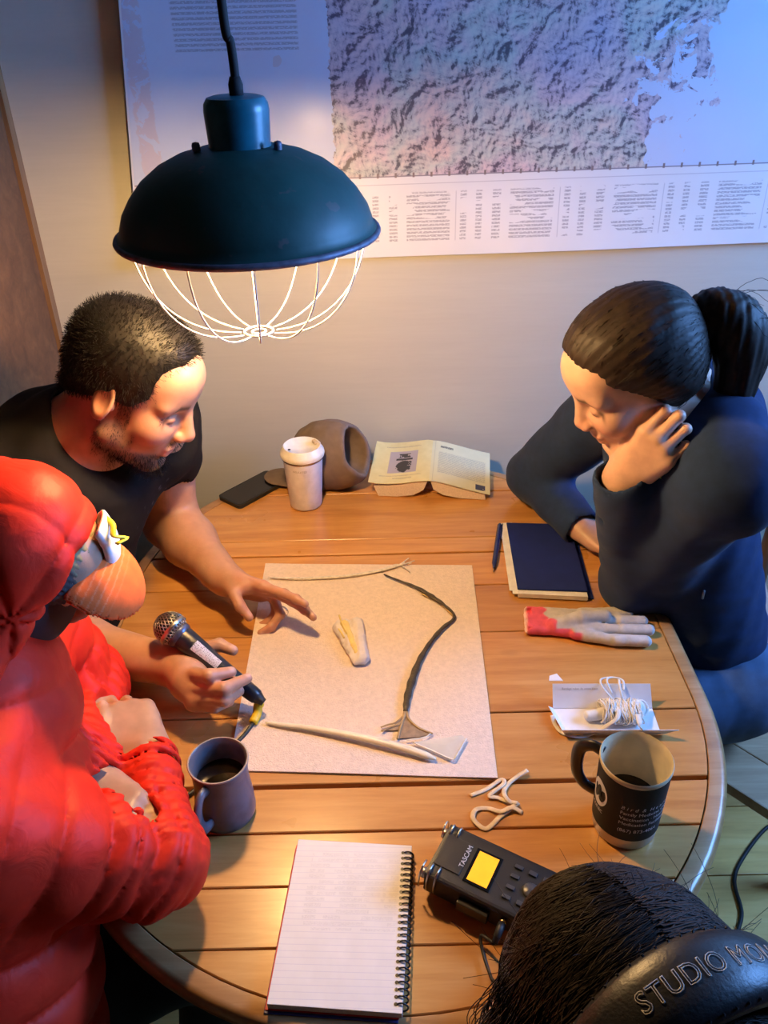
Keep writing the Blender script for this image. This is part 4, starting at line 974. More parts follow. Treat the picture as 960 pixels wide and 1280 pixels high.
# ---- specimens on the foam sheet
M_QUILL = mat('ivory_quill', (0.85, 0.76, 0.55), 0.4, var=0.12); M_SIN = mat('grey_sinew', (0.72, 0.66, 0.58), 0.6, var=0.2, nscale=120)
ql = thing('feather_quill', 'ivory coloured tapering quill lying near the lower edge of the foam sheet', 'quill', onz(440, 925, TZ))
P = spline([onz(332, 903, ZM+.003), onz(352, 906, ZM+.004), onz(400, 912, ZM+.006), (onz(470, 926, ZM+.008)), onz(520, 940, ZM+.0065), onz(545, 949, ZM+.004)], 8); tpr = np.interp(np.linspace(0, 1, len(P)), [0, .06, .25, .6, .9, 1], [.0014, .0028, .0040, .0066, .0058, .0018])
MB().tube(P, tpr, 10, flat=0.75).build('shaft', M_QUILL, ql, True)
MB().tube(P[30:]+[0.0, 0.0030, 0.0004], np.interp(np.linspace(0, 1, len(P)-30), [0, .5, 1], [.001, .0026, .001]), 8, flat=0.4).build('vane_fringe', mat('pale_fringe', (0.80, 0.72, 0.55), 0.7), ql, True)
sn = thing('sinew_strand', 'grey white sinew strand with a frayed end, along the far edge of the foam sheet', 'sinew', onz(430, 715, TZ))
base_ = [(338, 722), (365, 723), (400, 722), (440, 719), (475, 713), (497, 707)]
for k in range(7):
    o1 = rs.normal(0, 1.1, 2); P = spline([onz(x+o1[0], y+o1[1]*.6+.5*math.sin(k+i), ZM+.002+.0007*(k % 3)) for i, (x, y) in enumerate(base_)]+[onz(510+rs.normal(0, 5), 703+rs.normal(0, 3), ZM+.003+.002*rs.random())], 6)
    MB().tube(P, np.interp(np.linspace(0, 1, len(P)), [0, .1, .8, 1], [.0006, .0020, .0022, .0012]), 6, flat=.6).build('fibre', M_SIN, sn, True)
M_LEG = mat('dried_leg_skin', (0.045, 0.032, 0.013), 0.5, var=0.5, nscale=70, bmp=0.8, bscale=260, bdist=.002); M_TOE = mat('pale_tendon', (0.40, 0.28, 0.14), 0.5, var=0.3)
lg = thing('dried_bird_leg', 'dark dried bird leg with a webbed foot, curving across the foam sheet', 'bird leg', onz(530, 800, TZ))
pts = [(480, 718), (500, 726), (522, 735), (540, 746), (556, 757), (568, 771), (552, 786), (537, 804), (524, 826), (515, 850), (509, 872), (507, 889)]
wid = [.0014, .0024, .0040, .0056, .0034, .0026, .0040, .0038, .0050, .0062, .0054, .0042]
P = spline([onz(x, y, ZM+.004) for x, y in pts], 7); wv = np.interp(np.linspace(0, 1, len(P)), np.linspace(0, 1, len(wid)), wid)*(1+.12*np.sin(np.arange(len(P))*1.3))
MB().tube(P, wv, 10, flat=.55).build('shank', M_LEG, lg, True)
P2 = spline([onz(x, y, ZM+.003) for x, y in [(527, 742), (537, 747), (548, 752), (558, 761), (567, 771)]], 5); MB().tube(P2, .0020, 6, flat=.5).build('tendon', mat('ochre_tendon', (0.55, 0.36, 0.12), 0.5), lg, True)
for pts, w0 in (([(507, 886), (505, 896), (499, 905), (488, 909), (477, 914)], .0024), ([(507, 886), (504, 898), (500, 912), (497, 924)], .0026), ([(508, 886), (511, 898), (521, 908), (533, 914), (541, 917)], .0022), ([(506, 893), (495, 903), (484, 906), (476, 909)], .0018)):
    P = spline([onz(x, y, ZM+.003) for x, y in pts], 5); MB().tube(P, np.linspace(w0, w0*.75, len(P)), 8, flat=.6).build('toe', M_TOE, lg, True)
M_WEB = mat('web_skin', (0.40, 0.29, 0.19), 0.35, var=0.25, nscale=120, trans=0.25)
def flatpoly(px, z, th_, name, m, root):
    Pp = [onz(x, y, z) for x, y in px]; k = len(Pp); c = sum(Pp)/k+np.array([0, 0, .0012])
    lowr = [p-np.array([0, 0, th_]) for p in Pp]
    fs = [(i, (i+1) % k, 2*k) for i in range(k)]+[tuple(range(2*k-1, k-1, -1))]+[(i, k+i, k+(i+1) % k, (i+1) % k) for i in range(k)]
    return MB().add(Pp+lowr+[c], fs).build(name, m, root)
flatpoly([(507, 888), (513, 900), (524, 910), (540, 917), (525, 921), (510, 922), (498, 923), (502, 905)], ZM+.0018, .0010, 'web', M_WEB, lg)
flatpoly([(505, 893), (500, 903), (487, 908), (478, 912), (488, 913), (500, 912)], ZM+.0018, .0010, 'web', M_WEB, lg)
bg = thing('plastic_packet', 'small clear plastic packet beside the webbed foot on the foam sheet', 'packet', onz(555, 932, TZ))
M_BAG = mat('clear_film', (0.85, 0.82, 0.70), 0.12, var=0.05, alpha=0.5)
flatpoly([(517, 928), (540, 924), (577, 919), (583, 924), (568, 949), (560, 948)], ZM+.0038, .0016, 'film', M_BAG, bg)
for q in ([(516, 928), (538, 937), (562, 948), (568, 949)], [(568, 949), (583, 923)], [(508, 925), (530, 922), (538, 917)]):
    P = spline([onz(x, y, ZM+.0045) for x, y in q], 5); MB().tube(P, .0013, 6, flat=.5).build('seam', mat('film_edge', (0.82, 0.78, 0.66), 0.25), bg, True)
tp = thing('tissue_parcel', 'crumpled white tissue folded round a yellowish piece, in the middle of the foam sheet', 'tissue', onz(440, 805, TZ))
Mt = vcol_mat('tissue_paper', 0.7, var=0.06, bmp=0.3, bscale=500)
q0, q1 = onz(433, 787, ZM), onz(448, 828, ZM); tdir = q1-q0; tperp = np.cross([0, 0, 1], tdir/np.linalg.norm(tdir))
ops = [('u', cap(q0-tperp*.004+[0, 0, .006], q1+[0, 0, .006], .019, .012, flat=((0, 0, 1), .6)), .006), ('u', cap(q0+tperp*.020+[0, 0, .009], q1+tperp*.008+[0, 0, .007], .011, .010), .006),
       ('s', cap(q0+tdir*-.1+tperp*.0+[0, 0, .021], q1-tdir*.15+[0, 0, .021], .011, .006), .004), ('d', lambda p: .0016*wob(p, 210)+.0011*wob(p, 480, seed=1), 0), ('i', lambda p: ZM-.0005-p[..., 2], .002)]
def tcol(p):
    c = np.tile(np.array([0.74, 0.68, 0.66], np.float32), (len(p), 1)); return c
sdf_obj('tissue', ops, *bbox_(q0, q1), .0016, Mt, tp, tcol, .004)
ops = [('u', cap(q0-tperp*.003+tdir*-.02+[0, 0, .0105], q1-tdir*.12+[0, 0, .0105], .0085, .0050), .004), ('d', lambda p: .0008*wob(p, 300), 0)]
sdf_obj('yellow_core', ops, *bbox_(q0, q1), .0016, mat('yellow_fat', (0.80, 0.62, 0.22), 0.45, var=.15), tp)
MB().tube(spline([onz(434, 792, ZM+.016), onz(428, 780, ZM+.018), onz(424, 769, ZM+.019)], 4), .0018, 6).build('splinter', mat('yellow_fat', (0, 0, 0)), tp, True)
MB().tube(spline([onz(430, 797, ZM+.016), onz(425, 788, ZM+.014), onz(421, 785, ZM+.012)], 4), .0018, 6).build('splinter', mat('yellow_fat', (0, 0, 0)), tp, True)
# ---- work glove
g0 = onz(655, 783, ZT); gx = onz(812, 792, ZT)-g0; gx /= np.linalg.norm(gx); gy = np.cross([0, 0, 1], gx); Rg = np.stack([gx, gy, [0, 0, 1]], 1)
S = np.linalg.norm(onz(812, 792, ZT)-g0)/0.215
def gl(fn): return local(fn, g0, Rg, S)
tips = [[(.100, .030), (.150, .036), (.182, .040)], [(.105, .010), (.165, .015), (.204, .019)], [(.105, -.010), (.165, -.008), (.212, -.004)], [(.085, -.026), (.150, -.036), (.202, -.034)]]
zf = .012
ops = [('u', gl(rbox((.055, .006, .010), (.056, .033, .009), .008)), .01), ('u', gl(cap((.07, -.005, .011), (.105, -.004, .011), .018, .020, flat=((0, 0, 1), .5))), .012)]
for tpts in tips:
    for (a, b_) in zip(tpts[:-1], tpts[1:]): ops.append(('u', gl(cap((*a, zf), (*b_, zf-.001), .0105, .0098)), .0025))
ops += [('u', gl(cap((.050, -.012, .018), (.095, .000, .028), .013, .011)), .008), ('u', gl(cap((.095, .000, .028), (.138, .010, .026), .011, .0105)), .005),
        ('s', gl(rbox((-.02, .004, .012), (.035, .028, .005), .003)), .003),
        ('d', lambda p: .0008*wob(p, 130)+.0004*wob(p, 330, seed=2), 0), ('i', lambda p: ZT+.0005-p[..., 2], .003)]
def gcol(p):
    q = ((p-g0)@Rg)/S; c = np.tile(np.array([0.55, 0.51, 0.46], np.float32), (len(p), 1))
    edge = .036+.6*np.maximum(0, -(q[:, 1]-.008)); pink = sstep(.002, -.002, q[:, 0]-edge-.003*np.sin(q[:, 1]*300))
    pink = np.maximum(pink, sstep(.0, -.003, q[:, 1]+.004+.0*q[:, 0])*sstep(.100, .092, q[:, 0])*sstep(.022, .019, q[:, 2]))
    c = blend(c, pink, (0.75, 0.10, 0.16)); c = blend(c, sstep(.006, .003, q[:, 0]), (0.75, 0.55, 0.50)); return c
gv = sdf_obj('work_glove', ops, g0+np.array([-.05, -.09, -.01]), g0+np.array([.27, .09, .07]), .0022, vcol_mat('glove_knit', 0.7, var=0.15, bmp=0.4, bscale=700), None, gcol, .006)
tag(gv, 'pink and grey coated work glove lying palm up on the table', 'glove')
# ---- cables on the floor
for k, (pts, lb) in enumerate([([(990, 870), (962, 900), (940, 935), (950, 962), (975, 985)], 'black cable looping on the floor boards beside the chair'),
                               ([(985, 1025), (958, 1035), (930, 1070), (918, 1100), (927, 1140), (922, 1170), (935, 1182), (985, 1186)], 'black cable curving on the floor boards beside the table edge')]):
    P = spline([onz(x, y, .0045) for x, y in pts], 8)
    tag(MB().tube(P, .0044, 8).build('floor_cable', mat('black_rubber', (0, 0, 0)), None, True), lb, 'cable')
# ------------------------------------------------------------------ people: shared anatomy
def basis(fwd, up):
    x = np.array(fwd, float); x /= np.linalg.norm(x); y = np.cross(up, x); y /= np.linalg.norm(y); z = np.cross(x, y)
    return np.stack([x, y, z], 1)
def head_ops(o, R, s=1.0, fem=False, ears=True, heavy=0.0):
    """head frame: x forward, y to the person's left, z up, origin between the ears"""
    g = lambda fn: local(fn, o, R, s); k = []
    U = lambda fn, kk: k.append(('u', g(fn), kk*s)); D = lambda fn, kk: k.append(('s', g(fn), kk*s))
    j = -0.006 if fem else 0.0
    U(ell((-.018, 0, .038), (.094, .074, .078)), .01)
    U(ell((.030, 0, -.022), (.060, .060+j*.5+heavy*.5, .085)), .03)
    for y in (-1, 1):
        U(cap((.005, y*(.052+j), -.062), (.064, y*.014, -.100), .021+heavy, .016), .022)
        U(ell((.058, y*.037, -.030), (.026, .024, .028)), .02)
        U(cap((.074, y*.012, .020), (.066, y*.046, .016), .011 if not fem else .008, .009), .014)
    U(ell((.052, 0, .050), (.040, .055, .040)), .03)
    U(ell((.070, 0, -.098), (.016, .018, .016)), .016)
    U(ell((.066, 0, -.062), (.022, .027, .026)), .016)
    for y in (-1, 1): D(ell((.094, y*.031, -.002), (.017, .019, .012)), .012)
    for y in (-1, 1):
        U(ell((.0715, y*.0315, -.003), (.0130, .0155, .0115)), .003)
        D(cap((.0845, y*.022, .0068), (.0790, y*.043, .0050), .0016), .003)
        D(cap((.0858, y*.021, -.0065), (.0800, y*.043, -.0060), .0011), .002)
    n = 0.92 if fem else 0.965
    U(cap((.082, 0, .018), (.103*n+.0035, 0, -.026), .0075, .0105), .010)
    U(ell((.106*n, 0, -.031), (.0125, .0115, .0105)), .007)
    for y in (-1, 1):
        U(ell((.0955, y*.0118, -.0355), (.0105, .0070, .0080)), .005)
        D(ell((.1010, y*.0065, -.0435), (.005, .0034, .003)), .003)
    U(cap((.0865, -.017, -.0605), (.0865, .017, -.0605), .0052), .006); U(cap((.0905, -.008, -.0585), (.0905, .008, -.0585), .0046), .005)
    U(cap((.0855, -.014, -.0715), (.0855, .014, -.0715), .0062), .006)
    D(cap((.0950, -.019, -.0655), (.0950, .019, -.0655), .0014), .0035)
    D(ell((.090, 0, -.084), (.008, .022, .005)), .008)
    U(cap((-.028, 0, -.045), (-.055, 0, -.165), .052+j+heavy*.6, .058+j*1.3+heavy), .03)
    if ears:
        for y in (-1, 1):
            Re = basis((.92, y*.36, .10), (0.1, y*-.2, 1))
            f = ell((0, 0, 0), (.019, .0060, .031), None); c = np.array((-.012, y*.0775, -.006))
            U(lambda p, f=f, Re=Re, c=c: f((p-c.astype(np.float32))@Re.astype(np.float32)), .006)
            f2 = ell((0.004, y*.0062, .003), (.0125, .0062, .0215)); D(lambda p, f=f2, Re=Re, c=c: f((p-c.astype(np.float32))@Re.astype(np.float32)), .003)
            U(ell((.002, y*.0755, -.010), (.005, .004, .008)), .004)
            U(ell((-.010, y*.0775, -.030), (.009, .005, .009)), .005)
    return k
SKIN_M = (0.50, 0.27, 0.175); SKIN_F = (0.60, 0.36, 0.26); SKIN_R = (0.40, 0.235, 0.15)
def face_col(q, c, lip, brow, red=0.25):
    """q points in head frame, c base colours"""
    f = sstep(.02, .06, q[:, 0])
    m = np.exp(-(((q[:, 2]+.034)/.022)**2+((np.abs(q[:, 1])-.040)/.020)**2))*f*red; c = blend(c, np.clip(m, 0, 1), (0.62, 0.20, 0.15))
    m = np.exp(-(((q[:, 2]+.030)/.014)**2+(q[:, 1]/.014)**2))*sstep(.09, .10, q[:, 0])*red; c = blend(c, np.clip(m, 0, 1), (0.62, 0.20, 0.15))
    m = np.exp(-(((q[:, 2]+.0655)/.0095)**2+(q[:, 1]/.021)**2)**2)*sstep(.078, .084, q[:, 0])*.8; c = blend(c, m, lip)
    az = np.abs(q[:, 1]); zc = .0215+.10*(az-.03)-2.2*np.maximum(0, az-.036)
    m = np.exp(-(((q[:, 2]-zc)/.0050)**2))*sstep(.010, .016, az)*sstep(.056, .048, az)*sstep(.05, .06, q[:, 0])*.95; c = blend(c, m, brow)
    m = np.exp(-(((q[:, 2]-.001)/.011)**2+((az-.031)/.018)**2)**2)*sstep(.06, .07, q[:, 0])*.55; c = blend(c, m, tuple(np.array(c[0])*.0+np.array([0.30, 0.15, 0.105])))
    m = np.exp(-(((q[:, 2]+.0066)/.0016)**2))*sstep(.018, .022, az)*sstep(.047, .043, az)*sstep(.06, .066, q[:, 0])*.9; c = blend(c, m, (0.04, 0.02, 0.015))
    m = np.exp(-((q[:, 0]+.008)/.016)**2-((q[:, 2]-.0)/.028)**2)*sstep(.066, .074, az)*.35; c = blend(c, m, (0.60, 0.20, 0.13))
    return c
FINGERS = dict(index=((.090, .0270), (.042, .026, .021), .0086), middle=((.094, .0080), (.047, .029, .022), .0088), ring=((.090, -.0110), (.043, .027, .021), .0083), little=((.081, -.0285), (.033, .020, .018), .0074))
def hand_ops(w_, R, hand, bends, thumb, s=1.0, spread=None, nails=None):
    """hand frame: x to fingertips, y to the thumb side, z out of the back. hand=+1 when (x,y,z) is right-handed"""
    R = np.array(R, float); ops = []; P = lambda q: np.array(w_)+R@(np.array(q, float)*s)
    A = lambda a, b, ra, rb, kk, fl=None: ops.append(('u', cap(P(a), P(b), ra*s, rb*s, flat=None if fl is None else (R[:, 2], fl)), kk*s))
    A((-.02, .0, 0), (.015, .0, 0), .026, .027, .02, .72)
    for nme, (b, L_, r) in FINGERS.items(): A((.012, b[1]*.55, 0), (b[0]-.004, b[1], .002), .0155, .0115, .014, .95)
    A((.018, .014, -.006), (.050, .026, -.010), .0175, .0145, .014)
    A((.018, -.014, -.006), (.060, -.026, -.006), .0155, .0110, .014)
    for nme, (b, L_, r) in FINGERS.items():
        a = np.array([b[0], b[1], .001]); ang = 0.0; sp = (spread or {}).get(nme, b[1]*3.0)
        for i, l in enumerate(L_):
            ang += math.radians(bends[nme][i]); d = np.array([math.cos(ang)*math.cos(sp), math.cos(ang)*math.sin(sp), -math.sin(ang)])
            e = a+d*l; r0 = r*(1.06, .97, .90)[i]; r1 = r*(.97, .90, .74)[i]
            A(a, e, r0, r1, .006 if i == 0 else .003)
            if i < 2: ops.append(('u', (lambda c, rr: ell(c, (rr, rr, rr)))(P(e+np.array([0, 0, .0006])), r1*1.05*s), .004*s))
            if i == 2 and nails is not None:
                zn = np.array([math.sin(ang)*math.cos(sp), math.sin(ang)*math.sin(sp), math.cos(ang)]); nails.append((P(e+zn*r1*.8-d*.002), .0062*s))
            a = e
    a = np.array(thumb[0], float)
    for i, (q, r0, r1) in enumerate(zip(thumb[1:], (.0135, .0105, .0098), (.0108, .0098, .0075))):
        A(a, q, r0, r1, .010 if i == 0 else .003); a = np.array(q, float)
    if nails is not None:
        nails.append((P(a+np.array([0.0, .004, .006])), .007*s))
    return ops
def nail_col(p, c, nails, colr=(0.72, 0.45, 0.38)):
    for n, r in nails: c = blend(c, np.exp(-((_n(p-n.astype(np.float32))/r)**4))*.75, colr)
    return c
def limb(ops, pts, rad, k=.02):
    for a, b, ra, rb in zip(pts[:-1], pts[1:], rad[:-1], rad[1:]): ops.append(('u', cap(a, b, ra, rb), k))
def bbox(*pts, pad=.1):
    P = np.array(pts, float); return P.min(0)-pad, P.max(0)+pad
def hair_mesh(name, paths, r0, r1, m, parent):
    V, Fq = strands(paths, r0, r1); return link(name, np_mesh(name, V, Fq), m, parent, True)
M_SKIN = vcol_mat('skin', 0.42, sss=0.12, nscale=45, var=0.10, bmp=0.25, bscale=420, bdist=.0004)
def hair_mat(name, c, rough=0.55):
    m, nt, b = nodes_mat(name); v = coords(nt)
    nt.links.new(ramp(nt, noise(nt, v, 120, 3), [(0.3, tuple(x*.6 for x in c)), (0.7, tuple(x*1.3 for x in c))]), b.inputs['Base Color'])
    b.inputs['Roughness'].default_value = rough; b.inputs['Specular IOR Level'].default_value = 0.22; return m
M_HAIRK = hair_mat('black_hair', (0.006, 0.005, 0.0045)); M_HAIRB = hair_mat('dark_brown_hair', (0.020, 0.012, 0.008))
def leg_ops(hip, knee, ankle, r=(.085, .062, .048)):
    o = []; limb(o, [hip, knee, ankle], r, .03); return o
def shoe(name, ankle, fwd, m, parent):
    f = np.array([fwd[0], fwd[1], 0.0]); f /= np.linalg.norm(f); a = np.array([ankle[0], ankle[1], 0.0])
    ops = [('u', cap(a-f*.04+[0, 0, .042], a+f*.15+[0, 0, .032], .040, .036, flat=((0, 0, 1), .9)), .02), ('u', cap(a+[0, 0, .05], a+[0, 0, .10], .042, .045), .03), ('i', lambda p: .001-p[..., 2], .004)]
    lo, hi = bbox(a-f*.1, a+f*.2, a+[0, 0, .16], pad=.07); return sdf_obj(name, ops, lo, hi, .006, m, parent, None, .01)
M_SHOE = mat('brown_leather', (0.06, 0.035, 0.02), 0.45)

# ------------------------------------------------------------------ man in the black T-shirt
def man():
    HO = atd(168, 482, 1.27); HS = 1.0
    HR = basis((.86, -.20, -.48), (.47, 0.02, .88))
    n0 = HO+HR@np.array([-.05, 0, -.13])
    shL, shR = np.array([-.400, 1.370, 1.065]), np.array([-.650, 1.030, 1.055])
    neck = atd(78, 535, 1.36)
    elL, wrL = onz(214, 652, .815), onz(282, 724, .806)
    elR, wrR = np.array([-.600, 1.075, .800]), onz(222, 833, .803)
    hipc = np.array([-.72, 1.16, .56])
    root_loc = (hipc[0], hipc[1], 0)
    nails = []
    body = head_ops(HO, HR, HS, heavy=.004)
    body += [('u', cap(n0, neck-[0, 0, .02], .060, .075), .04), ('u', cap(shL+[-.03, -.05, -.03], shR+[.02, .05, -.03], .080, .080), .05),
             ('u', cap((shL+shR)/2-[.03, 0, .07], hipc+[0, 0, .08], .125, .13, flat=((1, 0, 0), .85)), .05)]
    limb(body, [shL, elL, elL+(wrL-elL)*.35, wrL], [.058, .050, .047, .031], .03)
    limb(body, [shR, elR, elR+(wrR-elR)*.35, wrR], [.058, .050, .047, .031], .03)
    # left hand: thumb up side, index and middle stretched, the others curled
    fd = onz(404, 762, .800)-wrL; fd[2] = -.002
    RL_ = basis(fd, (0, 0, 1))      # x fingers, y left, z up;  left hand resting on its little-finger side, palm to the viewer
    xh = RL_[:, 0]; side = RL_[:, 1]; up = np.array([0, 0, 1.0])
    thumb_dir = up*.80-side*.60; thumb_dir /= np.linalg.norm(thumb_dir); back = np.cross(xh, thumb_dir)
    # for the left hand the back points away from the viewer
    back = back if back@side > 0 else -back
    HL = np.stack([xh, thumb_dir, back], 1)
    b = dict(index=(3, 4, 4), middle=(8, 8, 6), ring=(48, 58, 30), little=(56, 52, 30))
    body += hand_ops(wrL+xh*.004, HL, -1, b, [(.022, .018, -.012), (.044, .036, -.026), (.064, .034, -.044), (.082, .022, -.056)], 1.0, nails=nails, spread=dict(index=.06, middle=-.02, ring=-.05, little=-.1))
    # right hand round the microphone
    mc = ma+md*(mL*.60)                 # grip point on the microphone axis
    gx_ = mc-wrR; gx_ = gx_/np.linalg.norm(gx_)
    ops_r = []
    side_m = np.cross(md, [0, 0, 1.0]); side_m /= np.linalg.norm(side_m); upm = np.cross(side_m, md)
    if upm[2] < 0: upm = -upm
    sg = 1 if side_m@np.array([0, -1, 0]) > 0 else -1
    near = side_m*sg                    # towards the viewer
    palm = onz(236, 852, .812)
    ops_r.append(('u', cap(wrR, palm, .030, .030), .02))
    ops_r.append(('u', cap(onz(232, 840, .818), onz(246, 876, .806), .020, .016), .02))
    ops_r.append(('u', cap(onz(240, 846, .818), onz(262, 868, .806), .018, .014), .02))
    for pts, rr in (([(234, 842, .828), (262, 845, .853), (289, 840, .842)], (.0125, .0105, .0082)), ([(240, 860, .820), (280, 861, .842), (309, 848, .826)], (.0125, .0102, .0080)),
                    ([(242, 872, .810), (280, 875, .826), (299, 864, .814)], (.0120, .0098, .0078)), ([(240, 880, .802), (268, 884, .806), (287, 877, .801)], (.0110, .0088, .0072)),
                    ([(228, 828, .822), (252, 812, .822), (274, 806, .826), (291, 813, .822)], (.0150, .0115, .0105, .0085))):
        q = [onz(*p) for p in pts]
        for p0, p1, r0, r1 in zip(q[:-1], q[1:], rr[:-1], rr[1:]): ops_r.append(('u', cap(p0, p1, r0, r1), .004))
        nails.append((q[-1]+np.array([.002, 0, .007]), .0062))
    body += ops_r
    lo, hi = bbox(HO+[0, 0, .12], elL, elR-[.05, 0, .05], hipc, wrL+xh*.19, mt, pad=.09)
    hr = lambda p: ((p-HO.astype(np.float32))@HR.astype(np.float32))/HS
    def colr(p):
        c = np.tile(np.array(SKIN_M, np.float32), (len(p), 1)); q = hr(p)
        c = face_col(q, c, (0.42, 0.14, 0.11), (0.05, 0.03, 0.02))
        d = beard_mask(q)*.80*sstep(.25, .20, _n(q)); c = blend(c, d, (0.07, 0.04, 0.028))
        hd_ = sstep(.10, .06, _n(p-wrL.astype(np.float32)-xh.astype(np.float32)*.11)); c = blend(c, hd_*.25, (0.62, 0.25, 0.18))
        return nail_col(p, c, nails)
    person = sdf_obj('person', body, lo, hi, .0025, M_SKIN, None, colr, .01)
    tag(person, 'man in a black T-shirt leaning over the table, holding a microphone and pointing', 'person')
    # hair: a close cap of short hair plus bristles
    def hairline(q):
        ay = np.abs(q[..., 1])
        front = q[..., 0]-(.062+.10*np.maximum(0, q[..., 2]-.05)-.55*np.maximum(0, ay-.030)+.5*np.maximum(0, ay-.058))   # forehead line with receding temples
        low = np.where(q[..., 0] > -.02, -.004-q[..., 2]+1.2*np.maximum(0, q[..., 0]-.022), -.012-.50*np.maximum(0, -.02-q[..., 0])-q[..., 2])
        sb = (np.abs(q[..., 0]-.020)-.011)+0.25*np.maximum(0, -q[..., 2]-.02)                              # sideburn
        reg = np.maximum(front*.8, low)
        return reg
    skull = [('u', local(ell((-.018, 0, .038), (.094, .074, .078)), HO, HR, HS), .01), ('u', local(ell((.030, 0, -.018), (.058, .061, .080)), HO, HR, HS), .03), ('u', local(ell((.052, 0, .050), (.040, .055, .040)), HO, HR, HS), .03),
             ('u', local(cap((-.04, 0, -.01), (-.055, 0, -.075), .055, .052), HO, HR, HS), .03)]
    hops = skull+[('d', lambda p: -.0020-.0042*sstep(0, .018, -hairline(hr(p)))+.0012*wob(p, 240)-.004*sstep(.06, .10, hr(p)[..., 2]), 0), ('i', lambda p: HS*hairline(hr(p))*.8, .006)]
    lo2, hi2 = HO-.17, HO+.17
    hc_ = sdf_obj('hair', hops, lo2, hi2, .003, M_HAIRK, person, None, .012)
    V, Nn = mesh_points(hc_); q = hr(V); outer = (np.einsum('ij,ij->i', Nn, V-HO) > 0)
    idx = rng.choice(np.nonzero(outer)[0], 9000); v, n = V[idx], Nn[idx]
    flow = HR@np.array([.45, 0, .1]); d = n*.75+flow*.5+rng.normal(0, .22, n.shape); d[:, :] += np.where((q[idx, 2] < .03)[:, None], HR@np.array([.1, 0, -.5]), 0)
    d /= np.linalg.norm(d, axis=1)[:, None]; Ls = rng.uniform(.004, .010, len(v))[:, None]
    hair_mesh('bristles', np.stack([v-n*.002, v+d*Ls*.5, v+d*Ls+flow*Ls*.1], 1), .00045, .0002, M_HAIRK, hc_)
    # beard
    pv, pn = mesh_points(person); q = hr(pv); bm2 = (beard_mask(q) > rng.random(len(q))*.9+.15) & (_n(q) < .2)
    cand = np.nonzero(bm2)[0]; idx = rng.choice(cand, min(3600, len(cand)*2)); v, n, qq = pv[idx], pn[idx], q[idx]
    chin = sstep(.02, .07, qq[:, 0])*sstep(-.075, -.095, qq[:, 2])
    d = n*.5+(HR@np.array([.12, 0, -1.0]))*.8+rng.normal(0, .25, n.shape); d /= np.linalg.norm(d, axis=1)[:, None]
    Ls = (rng.uniform(.002, .0055, len(v))*(1+2.2*chin))[:, None]
    hair_mesh('beard', np.stack([v-n*.001, v+d*Ls*.55, v+d*Ls], 1), .00033, .00015, M_HAIRK, person)
    az = rng.uniform(.012, .052, 360); sgn = rng.choice([-1, 1], 360); zc = .0215+.10*(az-.03)-2.2*np.maximum(0, az-.036)+rng.normal(0, .0022, 360)
    xs = .0815-.30*np.maximum(0, az-.02)-.004; st_ = HO+(np.stack([xs, sgn*az, zc], 1)*HS)@HR.T
    d = (np.stack([np.full(360, .35), sgn*.8, np.full(360, .25)], 1)+rng.normal(0, .15, (360, 3)))@HR.T
    hair_mesh('eyebrows', np.stack([st_, st_+d*.0035, st_+d*.007], 1), .0005, .0002, M_HAIRK, person)
    # T-shirt
    M_TEE = vcol_mat('black_jersey', 0.9, var=0.15, bmp=0.25, bscale=900, spec=0.12)
    slL = shL+(elL-shL)*.36; slR = shR+(elR-shR)*.5
    tee = [('u', cap(shL+[-.03, -.05, -.03], shR+[.02, .05, -.03], .093, .093), .05), ('u', cap((shL+shR)/2-[.03, 0, .07], hipc+[0, 0, .05], .150, .150, flat=((1, 0, 0), .85)), .06),
           ('u', cap((shL+shR)/2+[.02, 0, -.02], hipc+[.10, 0, .12], .105, .10), .06),
           ('u', cap(n0-(n0-neck)*.30, neck-[0, 0, .03], .075, .105), .05), ('u', cap(shL, slL, .070, .068), .03), ('u', cap(shR, slR, .070, .070), .03),
           ('s', cap(slL+(slL-shL)*.08, slL+(elL-shL)*.8, .060, .058), .004),
           ('s', cap(n0-(n0-neck)*.45, HO, .060, .075), .008),
           ('d', lambda p: .0045*wob(p, 28)+.0025*wob(p, 75, seed=1), 0)]
    collar_o = HO+HR@np.array([-.03, 0, -.13])
    axn = (HO+HR@np.array([-.02, 0, -.03]))-neck; axn /= np.linalg.norm(axn)
    tee.append(('i', lambda p: (p-(neck+axn*.076).astype(np.float32))@axn.astype(np.float32)+.10*np.minimum(0, .0), .006))
    lo3, hi3 = bbox(shL, shR, hipc, slL, neck+[0, 0, .05], pad=.19)
    def teecol(p):
        c = np.tile(np.array([0.008, 0.007, 0.007], np.float32), (len(p), 1))
        ctr = (shL*.66+shR*.34+np.array([.10, -.03, -.12])).astype(np.float32); r_ = _n((p-ctr)*np.array([1, 1.2, .8], np.float32))
        m = sstep(.40, .75, wob(p, 330))*sstep(.085, .055, r_)*sstep(.2, .5, wob(p, 90, seed=2)+.5)*.5; return blend(c, m, (0.28, 0.27, 0.27))
    sdf_obj('t_shirt', tee, lo3, hi3, .004, M_TEE, person, teecol, .02)
    # ring on the left hand, small
    rp = wrL+HL@(np.array([.112, -.020, -.020])*1.08)
    MB().lathe([(.0092, -.0015), (.0102, -.0015), (.0102, .0015), (.0092, .0015), (.0092, -.0015)], rp, 20, frame(xh)@np.array([[0, 0, 1], [1, 0, 0], [0, 1, 0.0]]).T).build('ring', mat('silver', (0.75, 0.73, 0.70), 0.2, 1.0), person, True)
    # trousers and shoes, under the table
    tr = [('u', cap(hipc+[0, .09, 0], hipc-[0, .09, 0], .12, .12), .03)]
    for s_ in (-1, 1):
        kn = np.array([-.30, hipc[1]+s_*.11, .52]); an = np.array([-.36, hipc[1]+s_*.11, .09]); tr += leg_ops(hipc+[0, s_*.09, 0], kn, an)
